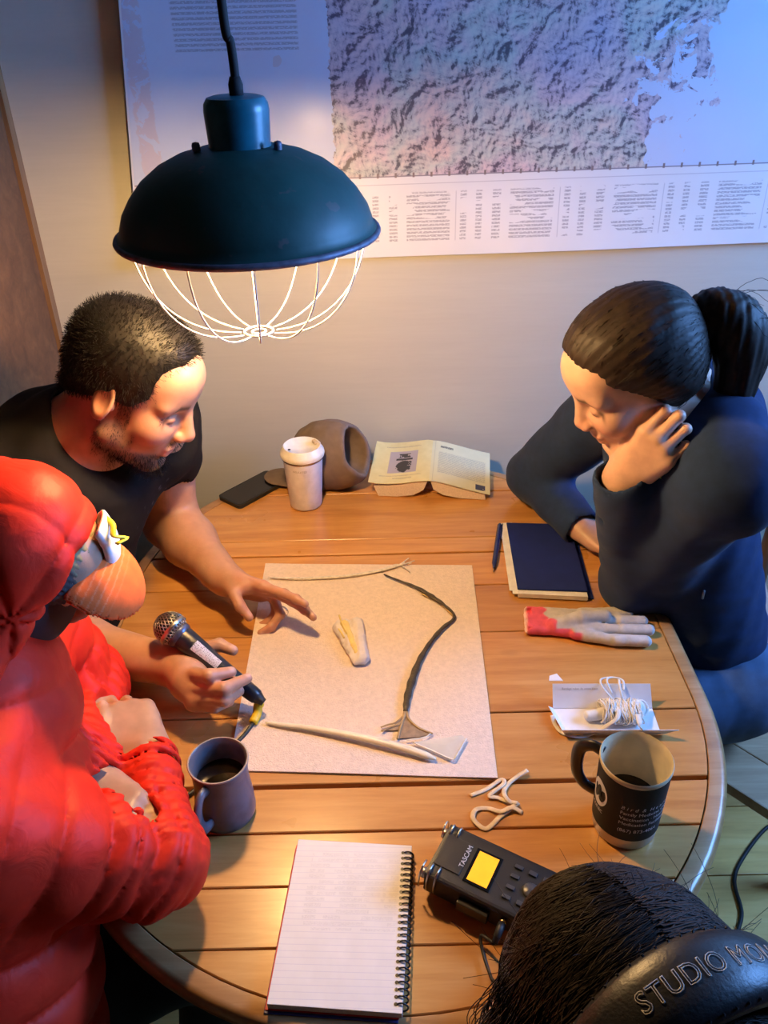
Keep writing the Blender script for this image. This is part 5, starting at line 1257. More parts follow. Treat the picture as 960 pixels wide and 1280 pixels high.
    lo, hi = bbox(hipc, (-.25, hipc[1]-.12, .05), (-.25, hipc[1]+.12, .05), pad=.16)
    sdf_obj('trousers', tr+[('d', lambda p: .003*wob(p, 40), 0)], lo, hi, .008, mat('dark_denim', (0.03, 0.04, 0.06), 0.8), person, None, .01)
    for s_ in (-1, 1): shoe('shoe', (-.36, hipc[1]+s_*.11, .09), (1, 0, 0), M_SHOE, person)
    return hipc
def beard_mask(q):
    ay = np.abs(q[:, 1])
    jaw = sstep(-.066, -.082, q[:, 2]-.10*np.maximum(0, .03-q[:, 0]))*sstep(.000, .018, q[:, 0])*sstep(.16, .10, -q[:, 2])
    side = sstep(.034, .022, np.abs(q[:, 0]-.018))*sstep(-.028, -.045, q[:, 2])*sstep(.04, .05, ay)*sstep(-.12, -.10, q[:, 2])*.75
    side = np.maximum(side, sstep(.014, .008, np.abs(q[:, 0]-.020))*sstep(.02, .0, q[:, 2])*sstep(-.06, -.04, q[:, 2])*sstep(.05, .056, ay)*.9)
    mus = np.exp(-((q[:, 2]+.0525)/.0055)**2)*sstep(.027, .020, ay)*sstep(.07, .078, q[:, 0])*.6
    lips = np.exp(-(((q[:, 2]+.066)/.010)**2+(q[:, 1]/.020)**2)**2)*sstep(.07, .08, q[:, 0])
    return np.clip(np.maximum(np.maximum(jaw, side), mus)-lips, 0, 1)
man_hip = man()
# ------------------------------------------------------------------ person in the red hooded down jacket
def red_person():
    HO = np.array([-.430, .788, 1.150]); HR = basis((.77, .10, -.62), (.62, .0, .78)); HS = .92
    shL, shR = np.array([-.510, .885, 1.000]), np.array([-.455, .525, .990])
    elR, wrR = onz(198, 1080, .832), onz(184, 950, .845)
    elL, wrL = np.array([-.450, .925, .815]), onz(110, 980, .868)
    hipc = np.array([-.54, .50, .56]); nails = []
    hdR = onz(152, 880, .866)-wrR; hdL = onz(176, 1046, .884)-wrL
    body = head_ops(HO, HR, HS)
    body += [('u', cap(HO+HR@np.array([-.05, 0, -.14]), (shL+shR)/2+[-.02, 0, 0], .06, .07), .04), ('u', cap(shL, shR, .07, .07), .04), ('u', cap((shL+shR)/2-[.05, 0, .08], hipc+[0, 0, .05], .11, .12), .05)]
    limb(body, [shL, elL, wrL], [.05, .044, .03], .03); limb(body, [shR, elR, wrR], [.05, .044, .03], .03)
    # right hand lying over the left forearm: back upwards, thumb to the left
    xR = hdR/np.linalg.norm(hdR); BR_ = basis(xR, (.25, -.35, 1)); HRt = np.stack([BR_[:, 0], BR_[:, 1], BR_[:, 2]], 1)
    body += hand_ops(wrR, HRt, 1, dict(index=(28, 70, 40), middle=(36, 74, 40), ring=(44, 76, 40), little=(52, 70, 40)), [(.020, .020, -.002), (.052, .034, .004), (.082, .030, .008), (.106, .024, .004)], 1.0, nails=nails)
    xL = hdL/np.linalg.norm(hdL); BL_ = basis(xL, (.1, -.2, 1)); HLt = np.stack([BL_[:, 0], -BL_[:, 1], BL_[:, 2]], 1)
    body += hand_ops(wrL, HLt, -1, dict(index=(22, 40, 25), middle=(24, 42, 25), ring=(26, 44, 25), little=(30, 44, 25)), [(.020, .018, -.01), (.045, .032, -.022), (.068, .028, -.034), (.085, .020, -.042)], .98, nails=nails)
    lo, hi = bbox(HO+[0, 0, .1], elL, elR, hipc, wrR+xR*.15, wrL+xL*.15, pad=.10)
    hr = lambda p: ((p-HO.astype(np.float32))@HR.astype(np.float32))/HS
    def colr(p):
        c = np.tile(np.array(SKIN_R, np.float32), (len(p), 1)); c = face_col(hr(p), c, (0.42, 0.16, 0.12), (0.05, 0.03, 0.02)); return nail_col(p, c, nails, (0.62, 0.42, 0.34))
    person = sdf_obj('person', body, lo, hi, .0028, M_SKIN, None, colr, .01)
    tag(person, 'person in a red hooded down jacket and cap, arms folded on the table edge', 'person')
    # jacket: puffed tubes with stitched channels
    def jm():
        m, nt, b = nodes_mat('red_nylon'); v = coords(nt)
        nt.links.new(ramp(nt, noise(nt, v, 25, 4), [(0.3, (0.60, 0.020, 0.008)), (0.7, (0.70, 0.032, 0.012))]), b.inputs['Base Color'])
        b.inputs['Roughness'].default_value = 0.5; b.inputs['Specular IOR Level'].default_value = 0.14
        w1 = noise(nt, v, 30, 4, 0.5, 1.0); bump(nt, w1, b, 0.22, 0.006); return m
    pf = lambda per, amp, ph=0.0: (per, amp, ph)
    chest = (shL+shR)/2
    jk = [('u', cap(shR+[-.02, .02, 0], elR+[-.012, .004, .0], .084, .064, puff=pf(.058, .011)), .025),
          ('u', cap(elR+[-.004, 0, .004], wrR-xR*.01, .054, .040, puff=pf(.036, .0045, .3)), .022),
          ('u', cap(shL, elL+[0, 0, .01], .076, .058, puff=pf(.052, .009)), .025), ('u', cap(elL+[0, 0, .008], wrL, .052, .041, puff=pf(.036, .0045, .2)), .022),
          ('u', cap(chest+[-.03, -.02, -.02], hipc+[0, 0, .02], .145, .175, puff=pf(.070, .012)), .05), ('u', cap(shL-[.02, .03, .02], shR+[-.02, .03, -.02], .092, .096), .05),
          ('u', cap(chest+[-.01, -.0, .03], HO+HR@np.array([-.05, 0, -.08]), .100, .100), .04),
          ('d', lambda p: .0045*wob(p, 30)+.0022*wob(p, 75, seed=1), 0)]
    # crosswise wrinkles on the sleeves
    def wrinkle(p, a, b, per, amp):
        a = a.astype(np.float32); ab = (b-a).astype(np.float32); L2 = ab@ab; t = ((p-a)@ab)/L2; dist = _n(p-a-np.clip(t, 0, 1)[..., None]*ab)
        m = sstep(-.15, .1, t)*sstep(1.15, .95, t)*sstep(.13, .08, dist); return -amp*m*(1-np.abs(np.sin(np.pi*t*math.sqrt(L2)/per+1.6*wob(p, 34)+.8*wob(p, 90, seed=1))))**2*-1
    jk.append(('d', lambda p: wrinkle(p, elR, wrR, .017, .0055)+wrinkle(p, elL, wrL, .019, .0050)+wrinkle(p, shR*.35+elR*.65, elR, .026, .006), 0))
    jk.append(('s', cap(wrR-xR*.015, wrR+xR*.10, .034, .036), .008)); jk.append(('s', cap(wrL-xL*.015, wrL+xL*.10, .033, .036), .008))
    lo, hi = bbox(shL, shR, hipc-[0, 0, .02], elR, wrR, elL, HO-[0, 0, .05], pad=.21)
    jacket = sdf_obj('down_jacket', jk, lo, hi, .0042, jm(), person, None, .025)
    # hood: shell with seams, open to the front
    def hq(p): return ((p-HO.astype(np.float32))@HR.astype(np.float32))/HS
    def channels(p):
        q = hq(p); th_ = np.arctan2(q[..., 2]-.02, -q[..., 0]+.02); sgm = np.abs(np.sin(th_*3.4+.5)); v = np.sqrt(sgm+1e-6)
        ln2 = np.abs(np.sin((q[..., 1]+.045)*np.pi/.145)); return -.0065*(v-.6)-.004*(np.sqrt(ln2+1e-6)-.6)
    hood = [('u', local(ell((-.018, 0, .016), (.118, .108, .113)), HO, HR, HS), .02), ('u', cap(HO+HR@np.array([-.05, 0, -.06]), chest+[-.0, 0, .03], .102, .115), .05),
            ('s', local(ell((.024, 0, .004), (.118, .084, .098)), HO, HR, HS), .010),
            ('i', lambda p: hq(p)[..., 0]-.050-.10*(hq(p)[..., 2]-.02)+.9*np.maximum(0, -.12-hq(p)[..., 2]), .014),
            ('d', channels, 0), ('d', lambda p: .002*wob(p, 50)+.0008*wob(p, 130, seed=1), 0)]
    lo, hi = bbox(HO, chest, pad=.19); sdf_obj('hood', hood, lo, hi, .0034, jm(), jacket, None, .02)
    # ball cap under the hood
    capm = vcol_mat('cap_cloth', 0.85, var=0.12, bmp=0.3, bscale=700)
    cp = thing('ball_cap', 'grey knit cap with an orange bill and a white front, under the red hood', 'cap', HO+[0, 0, .1])
    q2 = lambda p: hq(p)
    crown = [('u', local(ell((.000, 0, .034), (.100, .080, .076)), HO, HR, HS), .02), ('s', local(ell((.000, 0, .020), (.093, .0735, .076)), HO, HR, HS), .004), ('i', lambda p: .012-.12*hq(p)[..., 0]-hq(p)[..., 2]+.0, .004),
             ('d', lambda p: -.0011*np.sin(900*(hq(p)[..., 2]+.4*hq(p)[..., 0])), 0)]
    def ccol(p):
        q = hq(p); c = np.tile(np.array([0.27, 0.22, 0.11], np.float32), (len(p), 1)); c = blend(c, sstep(-.050, -.056, q[:, 1]), (0.055, 0.060, 0.062)); return c
    sdf_obj('crown', crown, HO-.17, HO+.19, .0026, capm, cp, ccol, .01)
    flap = [('u', local(ell((.018, 0, -.022), (.088, .084, .092)), HO, HR, HS), .01), ('i', lambda p: hq(p)[..., 1]+.022+.5*(hq(p)[..., 0]-.06)*(hq(p)[..., 0] > .06), .006), ('i', lambda p: hq(p)[..., 2]-.035, .006), ('i', lambda p: hq(p)[..., 0]-.094, .006)]
    sdf_obj('ear_flap', flap, HO-.17, HO+.17, .0026, mat('charcoal_knit', (0.050, 0.055, 0.058), 0.9, bmp=.5, bscale=600), cp, None, .01)
    bill = [('u', local(ell((.088, 0, .020), (.078, .078, .055)), HO, HR, HS), .004), ('s', local(ell((.086, 0, .010), (.084, .084, .054)), HO, HR, HS), .002), ('i', lambda p: .080-hq(p)[..., 0]-.3*np.abs(hq(p)[..., 1]), .003), ('i', lambda p: .028-hq(p)[..., 2], .003)]
    def bcol(p):
        q = hq(p); r = _n(q[:, :2]-np.array([.088, 0], np.float32)); c = np.tile(np.array([0.85, 0.14, 0.022], np.float32), (len(p), 1))
        return blend(c, sstep(.65, .9, np.sin(q[:, 0]*700))*.25*sstep(.125, .11, q[:, 0]), (0.9, 0.45, 0.25))
    sdf_obj('bill', bill, HO-.12, HO+.24, .0020, capm, cp, bcol, .01)
    front = [('u', local(ell((.006, .012, .046), (.106, .070, .080)), HO, HR, HS), .004), ('s', local(ell((.000, .012, .039), (.104, .074, .080)), HO, HR, HS), .002), ('i', lambda p: .060-hq(p)[..., 0], .003), ('i', lambda p: .045-hq(p)[..., 2], .003), ('i', lambda p: np.abs(hq(p)[..., 1]-.03)-.042, .003)]
    def fcol(p):
        q = hq(p); c = np.tile(np.array([0.80, 0.78, 0.76], np.float32), (len(p), 1)); r = _n(q-np.array([.078, .040, .112], np.float32)); return blend(c, sstep(.010, .007, r), (0.55, 0.10, 0.03))
    sdf_obj('front_panel', front, HO-.12, HO+.2, .0024, capm, cp, fcol, .01)
    tgp = HO+HR@np.array([.058, .022, .100])
    MB().tube(spline([tgp, tgp+[.012, -.012, -.004], tgp+[.016, -.026, -.010], tgp+[.028, -.022, -.016], tgp+[.020, -.034, -.016]], 5), .0036, 6, flat=.4).build('yellow_tag', mat('yellow_tag', (0.85, 0.62, 0.02), 0.4), cp, True)
    tr = [('u', cap(hipc+[.05, .10, -.02], hipc+[-.05, -.09, -.02], .12, .12), .03)]
    for s_ in (-1, 1):
        kn = np.array([-.25, .60+s_*.10, .53]); an = np.array([-.33, .58+s_*.10, .09]); tr += leg_ops(hipc+[0, s_*.09, -.02], kn, an)
    lo, hi = bbox(hipc, (-.22, .40, .05), (-.22, .75, .05), pad=.16)
    sdf_obj('trousers', tr+[('d', lambda p: .003*wob(p, 40), 0)], lo, hi, .008, mat('dark_denim', (0.03, 0.04, 0.06), 0.8), person, None, .01)
    for s_ in (-1, 1): shoe('shoe', (-.33, .58+s_*.10, .09), (1, .2, 0), M_SHOE, person)
red_person()

# ------------------------------------------------------------------ woman in the navy hooded fleece
def woman():
    HO = atd(790, 468, 1.24); HS = .97
    HR = basis((-.86, -.10, -.50), (-.48, -.10, .86))
    shL, shR = np.array([.515, 1.060, 1.085]), np.array([.455, 1.390, 1.075])
    neck = (shL+shR)/2+np.array([.0, 0, .06])
    elL = onz(793, 728, .800)+[.004, .01, 0]; wrL = ony(778, 600, 1.115)
    fist = ony(826, 553, 1.075)
    elR, wrR = np.array([.325, 1.555, .815]), onz(722, 655, .795)
    hipc = np.array([.660, 1.27, .55]); nails = []
    body = head_ops(HO, HR, HS, fem=True, ears=False)
    n0 = HO+HR@np.array([-.05, 0, -.13])
    body += [('u', cap(n0, neck, .052, .06), .04), ('u', cap(shL, shR, .065, .065), .04), ('u', cap(neck-[0, 0, .12], hipc+[0, 0, .05], .10, .11), .05)]
    limb(body, [shL, elL, wrL], [.048, .042, .028], .03); limb(body, [shR, elR, wrR], [.048, .042, .028], .03)
    # left fist propping the cheek: back of the hand towards the viewer
    xf = fist-wrL; xf /= np.linalg.norm(xf); view = CO-fist; view /= np.linalg.norm(view)
    z_ = view-xf*(view@xf); z_ /= np.linalg.norm(z_); y_ = np.cross(z_, xf)
    # thumb side of a left hand seen from its back: to the right of the fingers
    ysg = y_ if y_@np.array([-1, 0, 0]) > 0 else -y_
    HF = np.stack([xf, ysg, z_], 1)
    body += hand_ops(wrL+xf*.012, HF, 1, dict(index=(38, 88, 45), middle=(40, 90, 45), ring=(44, 90, 45), little=(48, 88, 45)), [(.022, .018, -.010), (.050, .030, -.018), (.074, .030, -.030), (.092, .022, -.038)], .95, nails=nails)
    xr = onz(748, 672, .785)-wrR; xr /= np.linalg.norm(xr); BB = basis(xr, (0, 0, 1))
    body += hand_ops(wrR, BB, 1, dict(index=(20, 30, 20), middle=(22, 32, 20), ring=(24, 34, 20), little=(26, 34, 20)), [(.022, .018, -.006), (.050, .034, -.012), (.074, .036, -.018), (.094, .032, -.02)], .9, nails=nails)
    lo, hi = bbox(HO+[0, 0, .1], elL, elR, hipc, wrR, wrL, pad=.12)
    hr = lambda p: ((p-HO.astype(np.float32))@HR.astype(np.float32))/HS
    def colr(p):
        c = np.tile(np.array(SKIN_F, np.float32), (len(p), 1)); c = face_col(hr(p), c, (0.50, 0.15, 0.13), (0.05, 0.03, 0.02), .45); return nail_col(p, c, nails)
    person = sdf_obj('person', body, lo, hi, .0025, M_SKIN, None, colr, .01)
    tag(person, 'woman in a navy fleece with a dark ponytail, resting her cheek on her fist', 'person')
    # hair: pulled back over the skull
    def hline(q):
        ay = np.abs(q[..., 1]); front = q[..., 0]-(.066+.25*np.maximum(0, q[..., 2]-.06)-.45*np.maximum(0, ay-.03)-.9*np.maximum(0, .045-q[..., 2])*sstep(.03, .06, ay))
        low = -.072-q[..., 2]-.3*np.maximum(0, -q[..., 0]-.02); return np.maximum(front*.8, low)
    skull = [('u', local(ell((-.018, 0, .038), (.094, .074, .078)), HO, HR, HS), .01), ('u', local(ell((.030, 0, -.015), (.056, .062, .080)), HO, HR, HS), .03), ('u', local(ell((.052, 0, .050), (.040, .055, .040)), HO, HR, HS), .03), ('u', local(ell((-.03, 0, -.01), (.066, .068, .056)), HO, HR, HS), .03)]
    tie = HO+HR@np.array([-.112, 0, .022])*HS
    def groove(p):
        q = p-tie.astype(np.float32); ql = q@HR.astype(np.float32); a = np.arctan2(ql[..., 1], ql[..., 2]+.02); return .0006*np.sin(a*43+3*np.sin(_n(q)*30))+.0005*np.sin(a*97+4*np.sin(_n(q)*21))
    hops = skull+[('d', lambda p: -.0035-.0095*sstep(0, .035, -hline(hr(p)))+.0016*wob(p, 60)-.004*sstep(.05, .10, hr(p)[..., 2]), 0), ('i', lambda p: HS*hline(hr(p))*.8, .010), ('d', groove, 0)]
    hc = sdf_obj('hair', hops, HO-.19, HO+.19, .003, M_HAIRB, person, None, .015)
    tail = spline([tie, tie+[.030, .0, .012], tie+[.058, -.004, -.004], tie+[.074, -.010, -.045], tie+[.072, -.016, -.105], tie+[.060, -.020, -.150]], 4)
    tops = [('u', cap(a, b, ra, rb), .02) for a, b, ra, rb in zip(tail[:-1], tail[1:], np.interp(np.arange(len(tail)-1), [0, 4, 10, 20], [.020, .032, .034, .012]), np.interp(np.arange(1, len(tail)), [0, 4, 10, 20], [.020, .032, .034, .012]))]
    lo, hi = bbox(*tail, pad=.06); sdf_obj('ponytail', tops+[('d', lambda p: .004*wob(p*np.array([1, 1, .25], np.float32), 150), 0)], lo, hi, .003, M_HAIRB, hc, None, .012)
    # loose strands: along the skull to the tie, then the tail
    paths = []
    V, Nn = mesh_points(hc); q = hr(V); ok = np.nonzero((np.einsum('ij,ij->i', Nn, V-HO) > 0) & (hline(q) < -.008))[0]
    for i in rng.choice(ok, 900):
        p0 = V[i]; m = 9; P = []
        for t in np.linspace(0, 1, m):
            t2 = t*.55; x = p0*(1-t2)+tie*t2; d = x-HO; L0 = np.linalg.norm(p0-HO); Lt = np.linalg.norm(tie-HO); d = d/np.linalg.norm(d)*((L0*(1-t2)+Lt*t2)+.0035*math.sin(math.pi*t)); P.append(HO+d)
        P = np.array(P)+rng.normal(0, .0006, (m, 3)); paths.append(P)
    hair_mesh('strands', paths, .0005, .0003, M_HAIRB, hc)
    paths = []
    for i in range(420):
        o = rng.normal(0, 1, 3); o /= np.linalg.norm(o); rad = rng.uniform(.4, 1.15); m = 12; ts = np.linspace(0, len(tail)-1, m); P = np.stack([np.interp(ts, np.arange(len(tail)), tail[:, k]) for k in range(3)], 1)
        rr = np.interp(ts, [0, 4, 10, 20], [.018, .033, .036, .018]); P = P+o*rr[:, None]*rad+np.cumsum(rng.normal(0, .0012, (m, 3)), 0); paths.append(P[:rng.integers(9, 13)] if False else P)
    for i in range(40):
        m = 12; a = tie+rng.normal(0, .012, 3)+[.03, 0, .02]; d = np.array([.045, -.005, .045])*rng.uniform(.5, 1.2)+rng.normal(0, .012, 3); g_ = np.array([.02, -.005, -.09])
        paths.append(np.array([a+d*t*1.4+g_*t*t*rng.uniform(.9, 1.1) for t in np.linspace(0, 1, m)]))
    hair_mesh('strands', paths, .0005, .0003, M_HAIRB, hc)
    # fleece with hood lying on the back
    M_FL = vcol_mat('navy_fleece', 0.9, var=0.14, bmp=0.35, bscale=800, spec=0.15, sheen=0.05)
    fl = [('u', cap(shL, shR, .082, .084), .05), ('u', cap((shL+shR)/2-[-.02, 0, .08], hipc+[0, -.01, .03], .122, .130, flat=((1, 0, 0), .85)), .06), ('u', cap(neck-[0, 0, .10], hipc+[-.06, 0, .12], .10, .105), .06),
          ('u', cap(shL+[-.005, 0, 0], elL, .076, .058), .03), ('u', cap(elL, wrL-[0, 0, .0], .058, .046), .025), ('u', cap(shR, elR, .074, .058), .03), ('u', cap(elR, wrR, .055, .042), .025),
          ('u', cap(neck+[.035, -.10, .0], neck+[.050, .09, .0], .045, .045), .03), ('u', cap(neck+[.045, -.09, -.01], neck+[.072, .0, -.03], .045, .055), .03), ('u', cap(neck+[.072, 0, -.03], neck+[.045, .10, -.01], .055, .045), .03),
          ('u', cap(neck+[-.05, -.085, -.035], neck+[.02, -.10, .0], .028, .038), .025), ('u', cap(neck+[-.05, .075, -.035], neck+[.02, .10, .0], .028, .038), .025),
          ('s', cap(neck-[.03, 0, -.00], HO-[0, 0, .02], .060, .080), .015),
          ('d', lambda p: .0042*wob(p, 26)+.0028*wob(p, 70, seed=1), 0)]
    xw = (wrL-elL)/np.linalg.norm(wrL-elL); xw2 = (wrR-elR)/np.linalg.norm(wrR-elR)
    for k in range(5):
        a = elL+xw*(.03+.035*k); v1 = np.cross(xw, view); fl.append(('s', cap(a+v1*.05+view*.035-xw*.02, a-v1*.05+view*.035+xw*.015, .0022, .0022), .014))
    fl += [('s', cap(wrL-xw*.012, wrL+xw*.08, .036, .040), .006), ('s', cap(wrR-xw2*.010, wrR+xw2*.08, .033, .036), .006)]
    lo, hi = bbox(shL, shR, hipc, elL, elR, neck+[.05, 0, 0], pad=.19)
    flc = sdf_obj('hooded_fleece', fl, lo, hi, .004, M_FL, person, lambda p: np.tile(np.array([0.012, 0.026, 0.075], np.float32), (len(p), 1)), .02)
    # small badge, drawstring and zip pull lying on the cloth
    def on_cloth(px, py, y):
        d = ray(px, py); d = d/np.linalg.norm(d); t = y-.25
        for _ in range(400):
            p = CO+d*t
            e = float(sdf_eval(fl, p[None].astype(np.float32))[0])
            if e < .0012: break
            t += max(e*.7, .0006)
        return CO+d*t
    bp = on_cloth(822, 588, 1.1); Rb = frame(np.array([.8, -.3, -.2]), view)
    MB().box(bp+view*.0015, (.020, .0035, .0016), Rb, .0004).build('badge', mat('badge_blue', (0.05, 0.25, 0.5), 0.5), flc)
    MB().box(bp+view*.0018+Rb@np.array([.004, -.006, 0]), (.012, .008, .0016), Rb, .0004).build('badge', mat('badge_green', (0.35, 0.5, 0.12), 0.5), flc)
    for px in ((798, 560, 850, 558),):
        pts = [on_cloth(x, y, 1.1)+view*.002 for x, y in ((822, 563), (832, 565), (842, 562), (847, 557))]; MB().tube(spline(pts, 4), .0014, 6).build('drawstring', mat('cord_grey', (0.45, 0.47, 0.55), 0.6), flc, True)
    zp = [on_cloth(x, y, 1.05)+view*.002 for x, y in ((880, 738), (878, 748))]; MB().tube(zp, .0022, 6).build('zip_pull', mat('zip_metal', (0.35, 0.37, 0.42), 0.35, 0.8), flc, True)
    # jeans
    M_JEAN = mat('blue_denim', (0.035, 0.075, 0.15), 0.8, var=.25, nscale=25, bmp=.4, bscale=900)
    tr = [('u', cap(hipc+[0, .08, 0], hipc-[0, .08, 0], .112, .112), .03)]
    for s_, kn, an in ((-1, np.array([.36, 1.06, .545]), np.array([.40, 1.02, .09])), (1, np.array([.36, 1.30, .545]), np.array([.42, 1.30, .09]))):
        tr += leg_ops(hipc+[0, s_*.09, 0], kn, an, (.098, .066, .05))
    lo, hi = bbox(hipc, (.3, .95, .05), (.3, 1.4, .05), pad=.16)
    sdf_obj('jeans', tr+[('d', lambda p: .003*wob(p, 45), 0)], lo, hi, .006, M_JEAN, person, None, .01)
    tl_ = [onz(x, y, .66) for x, y in ((880, 795), (905, 796), (893, 803))]
    for an in ((.40, 1.02, .09), (.42, 1.30, .09)): shoe('shoe', an, (-1, -.1, 0), M_SHOE, person)
    return hipc
wom_hip = woman()

# ------------------------------------------------------------------ wooden chair and stools
M_CHAIR = wood_mat('chair_wood', (0.16, 0.085, 0.045), (0.23, 0.13, 0.075), (0.30, 0.18, 0.11), 'Z', 0.45, 0.1)
M_SEAT = wood_mat('seat_wood', (0.34, 0.20, 0.10), (0.44, 0.28, 0.15), (0.52, 0.35, 0.20), 'X', 0.45, 0.1)
def chair():
    c = np.array([.86, 1.345, 0]); b = np.array([.76, .65, 0]); b /= np.linalg.norm(b); t = np.array([-b[1], b[0], 0])
    root = thing('wooden_chair', 'brown wooden chair with back rails under the woman in the navy fleece', 'chair', c)
    P = lambda u, v, z: c+b*u+t*v+np.array([0, 0, z])
    for k in range(6): MB().box(P(-.32+.1*k, 0, .418), (.098, .36, .024), np.stack([b, t, [0, 0, 1]], 1), .003).build('seat_slat', M_SEAT, root)
    for s_ in (-1, 1):
        MB().tube([P(.17, s_*.165, .40), P(.27 if s_ > 0 else .22, s_*.18, 0.001)], [.020, .018], 8).build('leg', M_CHAIR, root)
        MB().tube([P(-.15, s_*.16, .40), P(-.15, s_*.18, 0.001)], [.019, .017], 8).build('leg', M_CHAIR, root)
        MB().tube([P(.185, s_*.165, .41), P(.20, s_*.165, .70), P(.235, s_*.165, 1.00)], [.018, .017, .014], 8).build('back_post', M_CHAIR, root, True)
    for z, u in ((.965, .228), (.845, .214), (.715, .203)):
        MB().tube(spline([P(u, -.21, z), P(u+.02, 0, z), P(u, .21, z)], 6), .024, 8, flat=.42, up=b).build('back_rail', M_CHAIR, root, True)
    for s_ in (-1, 1): MB().box(P(-.03, s_*.15, .385), (.42, .02, .04), np.stack([b, t, [0, 0, 1]], 1), .002).build('seat_rail', M_CHAIR, root)
chair()
def stool(x, y, lab):
    root = thing('wooden_stool', lab, 'stool', (x, y, 0), 'stools at the table')
    MB().lathe([(0, .40), (.15, .40), (.17, .405), (.175, .42), (.17, .432), (0, .432)], (x, y, 0), 28).build('seat', M_SEAT, root, True)
    for k in range(4):
        a = math.pi/4+k*math.pi/2; MB().tube([(x+.10*math.cos(a), y+.10*math.sin(a), .40), (x+.16*math.cos(a), y+.16*math.sin(a), .001)], [.018, .015], 8).build('leg', M_CHAIR, root, True)
        MB().tube([(x+.135*math.cos(a), y+.135*math.sin(a), .16), (x+.135*math.cos(a+math.pi/2), y+.135*math.sin(a+math.pi/2), .16)], .009, 6).build('rung', M_CHAIR, root, True)
stool(man_hip[0], man_hip[1], 'wooden stool under the man in the black T-shirt')
stool(-.54, .50, 'wooden stool under the person in the red jacket')
